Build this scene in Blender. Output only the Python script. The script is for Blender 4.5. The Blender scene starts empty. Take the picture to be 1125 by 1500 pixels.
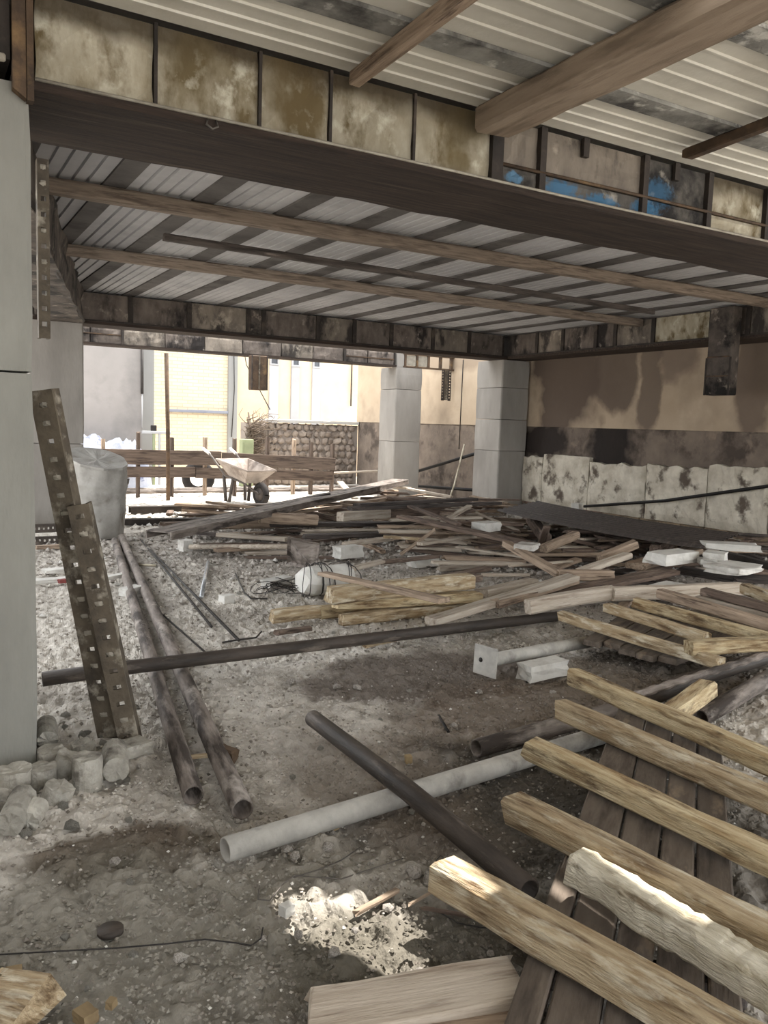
import bpy, bmesh, math, random
import numpy as np
from mathutils import Vector, Matrix, noise

C = bpy.context.scene.collection
rnd = random.Random(7)

# ------------------------------------------------------------------ camera
cd = bpy.data.cameras.new('camera')
cam = bpy.data.objects.new('camera', cd); C.objects.link(cam)
cd.sensor_fit = 'VERTICAL'; cd.sensor_height = 36.0; cd.lens = 36.0 * 1202.88 / 1500.0
cd.clip_start = 0.05; cd.clip_end = 200
YAW, PITCH, ROLL = 0.526439, 0.104509, -0.0322723
f_ = Vector((math.sin(YAW)*math.cos(PITCH), math.cos(YAW)*math.cos(PITCH), -math.sin(PITCH)))
r_ = Vector((math.cos(YAW), -math.sin(YAW), 0)); d_ = f_.cross(r_)
r2 = math.cos(ROLL)*r_ + math.sin(ROLL)*d_; d2 = -math.sin(ROLL)*r_ + math.cos(ROLL)*d_
m3 = Matrix((r2, -d2, -f_)).transposed()
cam.matrix_world = Matrix.Translation((0, 0, 1.4)) @ m3.to_4x4()
bpy.context.scene.camera = cam

# ------------------------------------------------------------------ light
sc = bpy.context.scene
sc.view_settings.view_transform = 'Standard'; sc.view_settings.look = 'None'
sc.view_settings.gamma = 1.0; sc.view_settings.use_curve_mapping = False
sc.view_settings.exposure = 2.15
w = bpy.data.worlds.new('overcast_sky'); sc.world = w; w.use_nodes = True
bg = w.node_tree.nodes['Background']
bg.inputs[0].default_value = (0.93, 0.965, 1.0, 1); bg.inputs[1].default_value = 0.95
SUN = Vector((0.4, 0.0, 1.0)).normalized()
sd = bpy.data.lights.new('sun', 'SUN'); sd.energy = 3.0; sd.angle = math.radians(0.6); sd.color = (1, 0.96, 0.9)
so = bpy.data.objects.new('sun', sd); C.objects.link(so)
so.rotation_euler = SUN.to_track_quat('Z', 'Y').to_euler(); so.location = (4, -6, 18)

# ------------------------------------------------------------------ materials
def lin(c):
    return tuple(((v/255)/12.92 if v/255 <= .04045 else ((v/255+.055)/1.055)**2.4) for v in c) + (1,)

def mat(name, c1, c2, scale=6, c3=None, s3=1.2, lo3=.5, hi3=.62, c4=None, s4=9, lo4=.6, hi4=.7, rough=.9, bump=.25,
        bscale=40, stretch=(1, 1, 1), lo=.35, hi=.65, metal=0, per=True, coord='Object', var=(.86,1.12), det=6):
    m = bpy.data.materials.new(name); m.use_nodes = True
    nt = m.node_tree; N = nt.nodes; L = nt.links; b = N['Principled BSDF']
    tc = N.new('ShaderNodeTexCoord'); mp = N.new('ShaderNodeMapping'); mp.inputs['Scale'].default_value = stretch
    if per:
        oi = N.new('ShaderNodeObjectInfo'); mu = N.new('ShaderNodeMath'); mu.operation = 'MULTIPLY'; mu.inputs[1].default_value = 37
        L.new(oi.outputs['Random'], mu.inputs[0]); ad = N.new('ShaderNodeVectorMath'); ad.operation = 'ADD'
        L.new(tc.outputs[coord], ad.inputs[0]); L.new(mu.outputs[0], ad.inputs[1]); L.new(ad.outputs[0], mp.inputs[0])
    else:
        L.new(tc.outputs[coord], mp.inputs[0])
    def noise_ramp(sc_, a, z, d=det, src=mp):
        n = N.new('ShaderNodeTexNoise'); n.inputs['Scale'].default_value = sc_; n.inputs['Detail'].default_value = d; n.inputs['Roughness'].default_value = .62
        L.new(src.outputs[0], n.inputs['Vector'])
        r = N.new('ShaderNodeMapRange'); r.inputs[1].default_value = a; r.inputs[2].default_value = z; L.new(n.outputs[0], r.inputs[0])
        return r.outputs[0], n.outputs[0]
    def mix(f, a, z):
        x = N.new('ShaderNodeMix'); x.data_type = 'RGBA'; L.new(f, x.inputs[0])
        for s, v in ((x.inputs[6], a), (x.inputs[7], z)):
            if isinstance(v, tuple): s.default_value = v
            else: L.new(v, s)
        return x.outputs[2]
    f1, raw = noise_ramp(scale, lo, hi)
    col = mix(f1, lin(c1), lin(c2))
    if c3: col = mix(noise_ramp(s3, lo3, hi3)[0], col, lin(c3))
    if c4:
        mp4 = N.new('ShaderNodeMapping'); mp4.inputs['Scale'].default_value = tuple(1+(v-1)*.3 for v in stretch)
        L.new(ad.outputs[0] if per else tc.outputs[coord], mp4.inputs[0])
        col = mix(noise_ramp(s4, lo4, hi4, src=mp4)[0], col, lin(c4))
    if per:
        v = N.new('ShaderNodeMapRange'); v.inputs[3].default_value = var[0]; v.inputs[4].default_value = var[1]; L.new(oi.outputs['Random'], v.inputs[0])
        h = N.new('ShaderNodeHueSaturation'); L.new(v.outputs[0], h.inputs['Value']); L.new(col, h.inputs['Color']); col = h.outputs[0]
    L.new(col, b.inputs['Base Color']); b.inputs['Roughness'].default_value = rough; b.inputs['Metallic'].default_value = metal
    b.inputs['Specular IOR Level'].default_value = .25
    if bump:
        n2 = N.new('ShaderNodeTexNoise'); n2.inputs['Scale'].default_value = bscale; n2.inputs['Detail'].default_value = 5
        L.new(mp.outputs[0], n2.inputs['Vector'])
        bp = N.new('ShaderNodeBump'); bp.inputs['Strength'].default_value = bump; bp.inputs['Distance'].default_value = .01
        L.new(n2.outputs[0], bp.inputs['Height']); L.new(bp.outputs[0], b.inputs['Normal'])
    return m

def painted(m, zones):
    """adds marks with a shape of their own (stains, paint, painted shade): (x,y,z),(rx,ry,rz),colour,noise scale,hardness,strength -- object coordinates"""
    nt = m.node_tree; N = nt.nodes; L = nt.links; b = N['Principled BSDF']
    tc = N.new('ShaderNodeTexCoord')
    for (c, r, col, ns, hard, strength) in zones:
        s = N.new('ShaderNodeVectorMath'); s.operation = 'SUBTRACT'; s.inputs[1].default_value = c; L.new(tc.outputs['Object'], s.inputs[0])
        d = N.new('ShaderNodeVectorMath'); d.operation = 'DIVIDE'; d.inputs[1].default_value = r; L.new(s.outputs[0], d.inputs[0])
        ln = N.new('ShaderNodeVectorMath'); ln.operation = 'LENGTH'; L.new(d.outputs[0], ln.inputs[0])
        n = N.new('ShaderNodeTexNoise'); n.inputs['Scale'].default_value = ns; n.inputs['Detail'].default_value = 6; L.new(tc.outputs['Object'], n.inputs['Vector'])
        k = N.new('ShaderNodeMath'); k.operation = 'MULTIPLY_ADD'; k.inputs[1].default_value = 1.9; k.inputs[2].default_value = -.95; L.new(n.outputs[0], k.inputs[0])
        a = N.new('ShaderNodeMath'); a.operation = 'ADD'; L.new(ln.outputs['Value'], a.inputs[0]); L.new(k.outputs[0], a.inputs[1])
        mr = N.new('ShaderNodeMapRange'); mr.inputs[1].default_value = 1.0 + hard; mr.inputs[2].default_value = 1.0 - hard; mr.inputs[3].default_value = 0; mr.inputs[4].default_value = strength
        L.new(a.outputs[0], mr.inputs[0])
        x = N.new('ShaderNodeMix'); x.data_type = 'RGBA'; L.new(mr.outputs[0], x.inputs[0])
        src = b.inputs['Base Color'].links[0].from_socket
        L.new(src, x.inputs[6]); x.inputs[7].default_value = lin(col); L.new(x.outputs[2], b.inputs['Base Color'])
    return m

GR = (1.2, 14, 14)
M = dict(
 concrete=mat('pale_concrete',(146,144,136),(130,128,121),3,c3=(116,114,107),s3=2,lo3=.5,hi3=.75,bump=.3,stretch=(1,1,.35),var=(.98,1.02)),
 concrete_dim=mat('grey_concrete',(150,145,138),(136,131,125),3,c3=(118,113,107),s3=1.2,lo3=.5,hi3=.75,bump=.25,stretch=(1,1,.35),var=(.98,1.02)),
 soot_plaster=mat('sooty_plaster',(96,88,81),(66,60,56),5,c3=(36,33,31),s3=2.6,lo3=.5,hi3=.6,c4=(136,126,116),s4=7,lo4=.6,hi4=.7,bump=.6),
 infill=mat('stained_cement_infill',(174,166,148),(138,128,107),6,c3=(100,87,62),s3=4.5,lo3=.5,hi3=.62,c4=(190,184,166),s4=9,lo4=.56,hi4=.7,bump=.5,bscale=25,stretch=(1,1,.55)),
 infill_grey=mat('greyish_cement_infill',(136,126,114),(102,94,86),5,c3=(60,55,51),s3=3,lo3=.52,hi3=.62,c4=(158,148,134),s4=6,lo4=.58,hi4=.7,bump=.4,stretch=(1,1,.5)),
 infill_dark=mat('burnt_cement_infill',(118,108,100),(84,76,70),6,c3=(44,40,38),s3=2.6,lo3=.5,hi3=.6,c4=(142,132,122),s4=8,lo4=.6,hi4=.7,bump=.5,stretch=(1,1,.5)),
 soot_steel=mat('sooty_steel',(62,55,50),(42,38,35),6,c3=(84,74,66),s3=4,lo3=.55,hi3=.7,rough=.75,bump=.25),
 flange=mat('soot_brown_flange',(66,54,46),(42,35,31),7,c3=(86,75,66),s3=4,lo3=.58,hi3=.72,rough=.85,bump=.4,stretch=(.3,6,6)),
 rust=mat('rusty_steel',(92,74,58),(64,53,44),8,c3=(122,98,70),s3=5,lo3=.58,hi3=.72,rough=.8,bump=.35),
 foam_far=mat('white_foam_soffit',(186,185,186),(174,173,175),3,c3=(158,157,158),s3=1.2,lo3=.5,hi3=.7,bump=.15,var=(.97,1.03)),
 foam_near=mat('cream_foam_soffit',(212,208,198),(200,196,185),3,c3=(184,179,168),s3=.8,lo3=.5,hi3=.7,bump=.2,var=(.98,1.02)),
 joist_dark=mat('dark_joist_soffit',(102,98,96),(86,83,81),3,c3=(72,69,67),s3=2,bump=.3,var=(.95,1.05)),
 joist_pale=mat('mottled_joist_soffit', (150,148,142), (112,110,106), 5, c3=(72,70,68), s3=3, lo3=.5, hi3=.62, c4=(196,193,186), s4=7, lo4=.58, hi4=.68, bump=.5),
 batten=mat('brown_formwork_timber',(142,128,115),(118,106,95),4,c3=(98,87,78),s3=2,bump=.35,stretch=GR),
 boxtimber=mat('brown_box_timber',(166,149,131),(146,129,112),2,c3=(124,109,94),s3=1.4,bump=.25,stretch=(1,7,7)),
 wall=mat('smoked_beige_plaster', (182,164,142), (168,150,128), 1.2, c3=(146,130,112), s3=.7, lo3=.5, hi3=.7, bump=.15, per=False),
 crust=mat('crusty_white_cement',(206,198,182),(170,161,145),4,c3=(104,94,84),s3=3,lo3=.53,hi3=.64,c4=(88,78,69),s4=3,lo4=.56,hi4=.68,bump=1,bscale=18),
 brick=mat('dull_red_brick', (124,98,84), (96,78,68), 6, c3=(140,124,110), s3=4, bump=.4),
 block=mat('tan_block', (160,140,116), (132,114,94), 5, c3=(104,92,78), s3=3, bump=.4),
 dust_pipe=mat('dusty_steel_pipe',(140,130,122),(96,87,80),5,c3=(62,55,50),s3=3,lo3=.5,hi3=.62,c4=(164,155,146),s4=4,lo4=.58,hi4=.7,rough=.75,bump=.4,stretch=(.6,3,3)),
 dark_pipe=mat('dark_steel_pipe',(82,73,66),(56,50,45),6,c3=(128,117,107),s3=4,lo3=.58,hi3=.7,rough=.6,bump=.3,stretch=(.6,3,3)),
 pale_pipe=mat('whitish_dusty_pipe', (186,182,174), (158,154,147), 8, c3=(128,124,118), s3=5, lo3=.55, hi3=.7, rough=.75, bump=.3),
 black_pipe=mat('black_pipe', (34,31,29), (22,20,19), 6, rough=.5, bump=.15),
 rod=mat('dark_rod', (62,58,55), (46,43,41), 12, rough=.6, bump=.1),
 zinc=mat('shiny_zinc', (190,192,194), (150,152,154), 12, rough=.35, metal=.6, bump=.1),
 channel=mat('mortar_caked_steel',(104,94,80),(70,63,55),9,c3=(158,150,136),s3=6,lo3=.54,hi3=.64,rough=.8,bump=.5),
 mortar=mat('pale_mortar',(168,161,147),(138,131,119),10,bump=.6),
 drum=mat('crumpled_grey_drum',(176,172,165),(152,148,141),4,c3=(128,123,116),s3=3,lo3=.52,hi3=.7,c4=(124,110,95),s4=6,lo4=.6,hi4=.78,rough=.75,bump=.3),
 fresh=mat('pale_yellow_timber',(208,192,158),(168,144,108),3,c3=(116,92,64),s3=2.2,lo3=.5,hi3=.66,c4=(92,74,54),s4=5,lo4=.54,hi4=.7,bump=1,bscale=14,stretch=(1.6,12,12)),
 fresh2=mat('tan_timber',(194,176,146),(152,129,98),3,c3=(104,84,62),s3=2.2,lo3=.5,hi3=.66,c4=(214,204,182),s4=5,lo4=.52,hi4=.68,bump=1,bscale=14,stretch=(1.6,12,12)),
 bleached=mat('bleached_timber',(214,206,188),(178,167,144),3,c3=(118,104,84),s3=2.2,lo3=.52,hi3=.68,c4=(134,120,98),s4=6,lo4=.58,hi4=.7,bump=1,bscale=14,stretch=(1.6,12,12)),
 greywood=mat('grey_timber', (174,154,134), (136,118,101), 2.4, c3=(92,77,66), s3=2.5, lo3=.52, hi3=.66, bump=.5, bscale=12, stretch=GR),
 palewood=mat('dusty_pale_timber', (196,185,170), (166,152,136), 2.4, c3=(126,110,96), s3=2.5, lo3=.55, hi3=.7, bump=.45, bscale=12, stretch=GR),
 darkwood=mat('charred_dark_timber',(124,107,95),(92,78,69),2.4,c3=(64,55,49),s3=2.5,lo3=.52,hi3=.66,c4=(158,141,126),s4=3,lo4=.58,hi4=.72,bump=.5,bscale=12,stretch=GR),
 blackwood=mat('burnt_black_timber',(90,82,77),(64,58,55),2.4,c3=(46,42,39),s3=2.5,lo3=.5,hi3=.68,c4=(122,112,104),s4=3,lo4=.6,hi4=.72,bump=.5,bscale=12,stretch=GR),
 board=mat('brown_shutter_board',(114,103,92),(92,82,73),2.5,c3=(70,62,55),s3=2,lo3=.5,hi3=.68,c4=(146,128,108),s4=3,lo4=.58,hi4=.72,bump=.5,bscale=12,stretch=(1.2,6,6)),
 fence=mat('fence_board_brown',(104,90,80),(80,69,61),2,c3=(62,52,46),s3=1.4,bump=.4,stretch=GR),
 sheet=mat('dark_ribbed_sheet',(90,82,77),(66,60,57),3,c3=(116,106,98),s3=2.5,lo3=.56,hi3=.7,rough=.6,bump=.2,stretch=(.6,8,8)),
 foamwhite=mat('white_foam_scrap',(214,211,204),(196,192,184),6,c3=(160,153,145),s3=3,lo3=.55,hi3=.72,bump=.7,bscale=16),
 stone=mat('dusty_stone', (184,177,168), (152,145,137), 6, c3=(128,121,113), s3=4, bump=.6, bscale=30),
 core=mat('concrete_core',(182,177,166),(152,147,137),14,c3=(112,107,99),s3=9,lo3=.52,hi3=.66,bump=1,bscale=45),
 darkstone=mat('dark_pebble',(142,134,124),(116,108,99),6,bump=.4),
 tan_chip=mat('tan_brick_chip',(150,130,98),(128,109,82),8,bump=.5),
 barrow=mat('dusty_barrow_tray', (168,156,146), (140,130,121), 5, c3=(116,104,95), s3=3, rough=.6, bump=.2),
 barrow_dark=mat('barrow_frame', (92,84,78), (66,60,56), 6, rough=.6, bump=.2),
 rubber=mat('dark_rubber', (48,44,42), (36,33,32), 8, rough=.8, bump=.2),
 grip=mat('white_grip', (232,230,226), (216,214,210), 8, rough=.5, bump=.05),
 wire=mat('grey_wire', (110,104,98), (84,79,74), 20, rough=.6, bump=0),
 house_grey=mat('grey_render', (145,139,135), (132,127,123), .8, c3=(118,114,111), s3=.5, bump=.1, per=False),
 house_grey2=mat('light_grey_render', (145,144,141), (136,135,132), .8, bump=.1, per=False),
 house_tan=mat('sandy_facade',(212,192,164),(204,180,150),1.5,c3=(186,158,126),s3=.8,lo3=.58,hi3=.75,bump=.1,per=False),
 white_panel=mat('white_infill_panel', (167,166,166), (158,157,158), 2, bump=.05),
 pane=mat('dark_window_pane', (96,98,102), (76,78,82), 3, rough=.2, bump=0),
 ledge=mat('bluish_ledge', (141,144,152), (126,129,141), 3, bump=.05),
 rubblestone=mat('yard_wall_stone',(150,138,126),(124,112,102),4,c3=(102,92,84),s3=3,bump=.5),
 mortar_bed=mat('yard_wall_mortar',(136,126,117),(122,113,105),4,bump=.4),
 coping=mat('white_coping', (172,169,164), (160,157,152), 4, bump=.1),
 green=mat('pale_green_metal', (145,151,118), (132,138,108), 4, bump=.1),
 twig=mat('dry_twig', (120,106,92), (92,80,70), 6, bump=.1),
 tarp=mat('white_plastic_tarp', (160,161,167), (133,138,152), 4, c3=(71,78,111), s3=3, lo3=.56, hi3=.64, rough=.4, bump=.5, bscale=8),
 red=mat('faded_red_scrap', (150,84,78), (120,66,62), 6, bump=.2),
)

painted(M['infill'], [((2.2,.035,.36),(9,.5,.075),(62,52,38),5,.5,.85), ((1.05,.035,.2),(.13,.3,.2),(92,78,52),9,.4,.7), ((2.0,.035,.28),(.12,.3,.16),(84,72,48),9,.4,.8), ((.62,.035,.28),(.14,.3,.1),(96,84,60),9,.4,.6), ((1.95,.035,.1),(.1,.3,.07),(96,82,52),9,.3,.7)])

# ------------------------------------------------------------------ mesh builder
class MB:
    def __init__(s): s.v = []; s.f = []; s.smooth = []
    def add(s, vs, fs, smooth=False):
        o = len(s.v); s.v += [tuple(p) for p in vs]; s.f += [tuple(i+o for i in f) for f in fs]; s.smooth += [smooth]*len(fs); return s
    def box(s, a, b):
        (x0,y0,z0),(x1,y1,z1) = a, b
        return s.add([(x0,y0,z0),(x1,y0,z0),(x1,y1,z0),(x0,y1,z0),(x0,y0,z1),(x1,y0,z1),(x1,y1,z1),(x0,y1,z1)],
            [(3,2,1,0),(4,5,6,7),(0,1,5,4),(1,2,6,5),(2,3,7,6),(3,0,4,7)])
    def hexa(s, bot, top):
        return s.add(list(bot)+list(top), [(3,2,1,0),(4,5,6,7),(0,1,5,4),(1,2,6,5),(2,3,7,6),(3,0,4,7)])
    def bevbox(s, a, b, e=.008):
        bm = bmesh.new(); bmesh.ops.create_cube(bm, size=1)
        for v in bm.verts:
            v.co = Vector([a[i] + (v.co[i]+.5)*(b[i]-a[i]) for i in range(3)])
        bmesh.ops.bevel(bm, geom=bm.edges[:], offset=e, segments=1, affect='EDGES')
        s.frombm(bm); return s
    def frombm(s, bm, smooth=False):
        bm.verts.index_update(); s.add([v.co[:] for v in bm.verts], [[v.index for v in f.verts] for f in bm.faces], smooth); bm.free(); return s
    def tube(s, pts, r, seg=10, inner=None, cap=True, smooth=True):
        pts = [Vector(p) for p in pts]; n = len(pts); rs = r if isinstance(r, (list, tuple)) else [r]*n
        T = [(pts[min(i+1,n-1)]-pts[max(i-1,0)]).normalized() for i in range(n)]
        up = Vector((0,0,1)) if abs(T[0].z) < .9 else Vector((1,0,0)); U = T[0].cross(up).normalized(); rings = []
        for i in range(n):
            U = (U - T[i]*U.dot(T[i])).normalized(); V = T[i].cross(U)
            rings.append((pts[i], U.copy(), V))
        def shell(rads, flip):
            vs = [p + (U*math.cos(a)+V*math.sin(a))*rr for (p,U,V), rr in zip(rings, rads) for a in [2*math.pi*k/seg for k in range(seg)]]
            fs = []
            for i in range(n-1):
                for k in range(seg):
                    q = (i*seg+k, i*seg+(k+1)%seg, (i+1)*seg+(k+1)%seg, (i+1)*seg+k)
                    fs.append(q[::-1] if flip else q)
            return vs, fs
        vs, fs = shell(rs, False)
        if inner:
            v2, f2 = shell([q*inner for q in rs], True); o = len(vs); fs += [tuple(i+o for i in f) for f in f2]; vs += v2
            e = (n-1)*seg
            for k in range(seg):
                k2 = (k+1)%seg
                fs.append((k2, k, o+k, o+k2)); fs.append((e+k, e+k2, o+e+k2, o+e+k))
        elif cap:
            fs.append(tuple(range(seg))[::-1]); fs.append(tuple((n-1)*seg+k for k in range(seg)))
        return s.add(vs, fs, smooth)
    def build(s, name, m, parent=None, loc=None, mw=None):
        me = bpy.data.meshes.new(name)
        vs = s.v
        org = Vector(loc) if loc is not None else Vector((0,0,0))
        if parent is not None and loc is None and mw is None: org = Vector(parent.parent.location if parent.parent else parent.location)
        if org.length: vs = [tuple(Vector(p)-org) for p in vs]
        me.from_pydata(vs, [], s.f)
        if any(s.smooth): me.polygons.foreach_set('use_smooth', s.smooth)
        me.update(); bm = bmesh.new(); bm.from_mesh(me); bmesh.ops.recalc_face_normals(bm, faces=bm.faces[:]); bm.to_mesh(me); bm.free()
        o = bpy.data.objects.new(name, me); C.objects.link(o)
        if m: me.materials.append(M[m] if isinstance(m, str) else m)
        if parent is not None: o.parent = parent
        elif loc is not None: o.location = org
        if mw is not None: o.matrix_world = mw
        return o

def tag(o, label=None, cat=None, group=None, kind=None):
    if label: o['label'] = label
    if cat: o['category'] = cat
    if group: o['group'] = group
    if kind: o['kind'] = kind
    return o
def empty(name, loc=(0,0,0), label=None, cat=None, group=None, kind=None):
    o = bpy.data.objects.new(name, None); C.objects.link(o); o.location = loc; o.empty_display_size = .1
    return tag(o, label, cat, group, kind)
def frame(a, b, roll=0):
    a, b = Vector(a), Vector(b); x = (b-a).normalized(); y = Vector((0,0,1)).cross(x)
    y = y.normalized() if y.length > 1e-4 else Vector((0,1,0)); z = x.cross(y)
    m = Matrix((x,y,z)).transposed().to_4x4(); m.translation = (a+b)/2
    return m @ Matrix.Rotation(roll, 4, 'X'), (b-a).length

# ------------------------------------------------------------------ timber, pipes, stones
def timber_mb(L, w, t, seed, rag=.02, bow=.0, chunk=0, n=None):
    r = random.Random(seed); n = n or (30 if chunk > 2 else max(4, min(14, int(L/.16)))); mb = MB(); e = min(w,t)*.14
    prof = [(-w/2+e,-t/2),(w/2-e,-t/2),(w/2,-t/2+e),(w/2,t/2-e),(w/2-e,t/2),(-w/2+e,t/2),(-w/2,t/2-e),(-w/2,-t/2+e)]
    vs = []; fs = []; j = min(w,t)*.05; twist = r.uniform(-.04,.04)
    skew = r.uniform(-.25,.25)*w
    for i in range(n+1):
        u = i/n; x = -L/2+L*u; k = 1-.06*r.random(); dy = r.uniform(-j,j)*.5; dz = bow*4*u*(1-u)+r.uniform(-j,j)*.3; a = twist*(u-.5)*2
        for (py,pz) in prof:
            q = .1*chunk*r.random() if r.random() < .3 else 0
            if chunk > 2: q = max(0, .25+1.1*noise.noise(Vector((x*7, seed, 0))))*.36 if pz < 0 else .06*r.random()
            y = py*(k-q)+r.uniform(-j,j)*.5; z = pz*(k-q*.6)+r.uniform(-j,j)*.4
            ex = (r.uniform(-rag,rag)+(skew*py/w)) if i in (0,n) else 0
            vs.append((x+ex, y*math.cos(a)-z*math.sin(a)+dy, y*math.sin(a)+z*math.cos(a)+dz))
    for i in range(n):
        for k in range(8): fs.append((i*8+k, i*8+(k+1)%8, (i+1)*8+(k+1)%8, (i+1)*8+k))
    fs.append(tuple(range(8))); fs.append(tuple(n*8+k for k in range(8))[::-1])
    return mb.add(vs, fs)
SEED = [100]; LAID = []
def timber(name, a, b, w, t, m, label=None, cat=None, group=None, roll=0, bow=0, rag=.012, chunk=0, parent=None):
    SEED[0] += 1
    if name != 'broken_board' and a[1] > 4: LAID.append((Vector(a), Vector(b), w, t))
    mw, L = frame(a, b, roll); mb = timber_mb(L, w, t, SEED[0], rag, bow, chunk)
    if parent is not None: mw = Matrix.Translation(-parent.location) @ mw
    o = mb.build(name, m); o.matrix_world = mw
    if parent is not None: o.parent = parent
    return tag(o, label, cat, group)

def pipe(name, pts, r, m, label, cat='pipe', hollow=True, group=None, seg=14, wob=.0):
    pts = [Vector(p) for p in pts]
    for p_, q_ in zip(pts[:-1], pts[1:]):
        if max(p_.y, q_.y) > 4: LAID.append((p_, q_, 2*r, 2*r))
    if wob and len(pts) == 2:
        a, b = pts; pts = [a.lerp(b, i/6) + Vector((0,0,rnd.uniform(-wob,wob)))*(0 < i < 6) for i in range(7)]
    a, b = pts[0], pts[-1]; mw, L = frame(a, b); inv = mw.inverted()
    mb = MB().tube([inv@p for p in pts], r, seg, inner=.8 if hollow else None)
    o = mb.build(name, m); o.matrix_world = mw
    return tag(o, label, cat, group)

def stone_mb(r, seed, sub=1, flat=.7):
    bm = bmesh.new(); bmesh.ops.create_icosphere(bm, subdivisions=sub, radius=1)
    rr = random.Random(seed); off = Vector((rr.uniform(0,99),)*3); sx, sy = rr.uniform(.8,1.3), rr.uniform(.7,1)
    for v in bm.verts:
        k = 1+.45*noise.noise(v.co*1.1+off)+rr.uniform(-.1,.1)
        v.co = Vector((v.co.x*sx*k*r, v.co.y*sy*k*r, v.co.z*flat*k*r))
    return MB().frombm(bm)

# ------------------------------------------------------------------ ground
def vnoise(x, y, s, seed):
    x = x/s+seed*17.3; y = y/s+seed*9.1; xi = np.floor(x).astype(np.int64); yi = np.floor(y).astype(np.int64); fx = x-xi; fy = y-yi
    fx = fx*fx*(3-2*fx); fy = fy*fy*(3-2*fy)
    def h(a, b):
        n = (a*374761393 + b*668265263 + seed*1013) & 0xffffffff
        n = ((n ^ (n >> 13))*1274126177) & 0xffffffff
        return ((n ^ (n >> 16)) & 0xffff)/65535.0
    return (h(xi,yi)*(1-fx)+h(xi+1,yi)*fx)*(1-fy)+(h(xi,yi+1)*(1-fx)+h(xi+1,yi+1)*fx)*fy
def sstep(a, b, x):
    t = np.clip((x-a)/(b-a), 0, 1); return t*t*(3-2*t)
def mound(x, y):
    x = np.asarray(x, float); y = np.asarray(y, float)
    return .12*sstep(7.0, 9.0, x)*sstep(4.5, 6.5, y)*(1-sstep(12.0, 13.2, y))
def gh(x, y):
    return mound(x, y) + .03*(vnoise(x,y,1.1,3)-.5)
def gz(x, y): return float(gh(np.array([float(x)]), np.array([float(y)]))[0])
ys = [-14,-8,-5,-3,-1.5,-.5,.2,.8]; y = 1.0
while y < 13: ys.append(y); y += max(.011, y*.0062)
ys += list(np.linspace(13.1, 27, 60)); ys = np.array(ys)
xs = [-14,-9,-5,-3.5,-2.2,-1.2,-.6]; x = -.3
while x < 12: xs.append(x); x += max(.011, .011 + max(0, x-2.2)*.008)
xs += [13,15,18,24]; xs = np.array(xs)
X, Y = np.meshgrid(xs, ys); x = X.ravel(); y = Y.ravel()
z = gh(x,y) + .022*(vnoise(x,y,.16,1)-.5) + .028*(vnoise(x,y,.075,2)-.5)*(.4+vnoise(x,y,.5,5)) + .026*(vnoise(x,y,.038,4)-.5)*(.4+vnoise(x,y,.4,6)) + .014*(vnoise(x,y,.02,14)-.5)
c = vnoise(x,y,.05,8); z += .02*np.clip(c-.72,0,1)/.28*sstep(.45,.7,vnoise(x,y,.8,9))
z -= .012
nx, ny = len(xs), len(ys)
me = bpy.data.meshes.new('floor'); idx = np.arange(nx*ny).reshape(ny,nx)
q = np.stack([idx[:-1,:-1],idx[:-1,1:],idx[1:,1:],idx[1:,:-1]],-1).reshape(-1,4)
me.vertices.add(nx*ny); me.vertices.foreach_set('co', np.stack([x,y,z],-1).ravel())
me.loops.add(q.size); me.loops.foreach_set('vertex_index', q.ravel().astype(np.int32))
me.polygons.add(len(q)); me.polygons.foreach_set('loop_start', np.arange(0,q.size,4,dtype=np.int32)); me.polygons.foreach_set('loop_total', np.full(len(q),4,dtype=np.int32))
me.polygons.foreach_set('use_smooth', np.zeros(len(q), dtype=bool))
me.update(); me.validate()
floor = bpy.data.objects.new('floor', me); C.objects.link(floor); tag(floor, 'rough dusty dirt floor with damp dark patches, painted shadow by the shutter panel and crumbs of rubble', kind='structure')
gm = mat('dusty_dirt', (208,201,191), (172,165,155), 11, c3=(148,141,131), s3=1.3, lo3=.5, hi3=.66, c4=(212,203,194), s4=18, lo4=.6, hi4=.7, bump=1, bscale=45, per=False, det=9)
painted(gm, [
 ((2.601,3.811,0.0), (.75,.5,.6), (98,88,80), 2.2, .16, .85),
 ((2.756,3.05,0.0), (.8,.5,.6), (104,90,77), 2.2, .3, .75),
 ((2.091,2.211,0.0), (.75,.6,.6), (70,64,57), 2.2, .25, .9),  # damp earth with the shadow left of the shutter panel painted in
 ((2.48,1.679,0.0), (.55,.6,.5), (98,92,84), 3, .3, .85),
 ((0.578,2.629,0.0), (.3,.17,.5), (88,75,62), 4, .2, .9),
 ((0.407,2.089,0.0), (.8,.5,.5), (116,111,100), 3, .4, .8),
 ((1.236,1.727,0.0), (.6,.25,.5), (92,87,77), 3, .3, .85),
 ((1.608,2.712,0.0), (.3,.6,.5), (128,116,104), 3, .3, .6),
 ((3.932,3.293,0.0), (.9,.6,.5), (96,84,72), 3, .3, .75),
 ((5.399,8.631,0.0), (3.2,1.8,.8), (112,103,96), 1.2, .4, .6),
 ((6.53,5.721,0.0), (2.2,1.8,.8), (112,102,94), 1.2, .3, .6)])
me.materials.append(gm)

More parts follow.
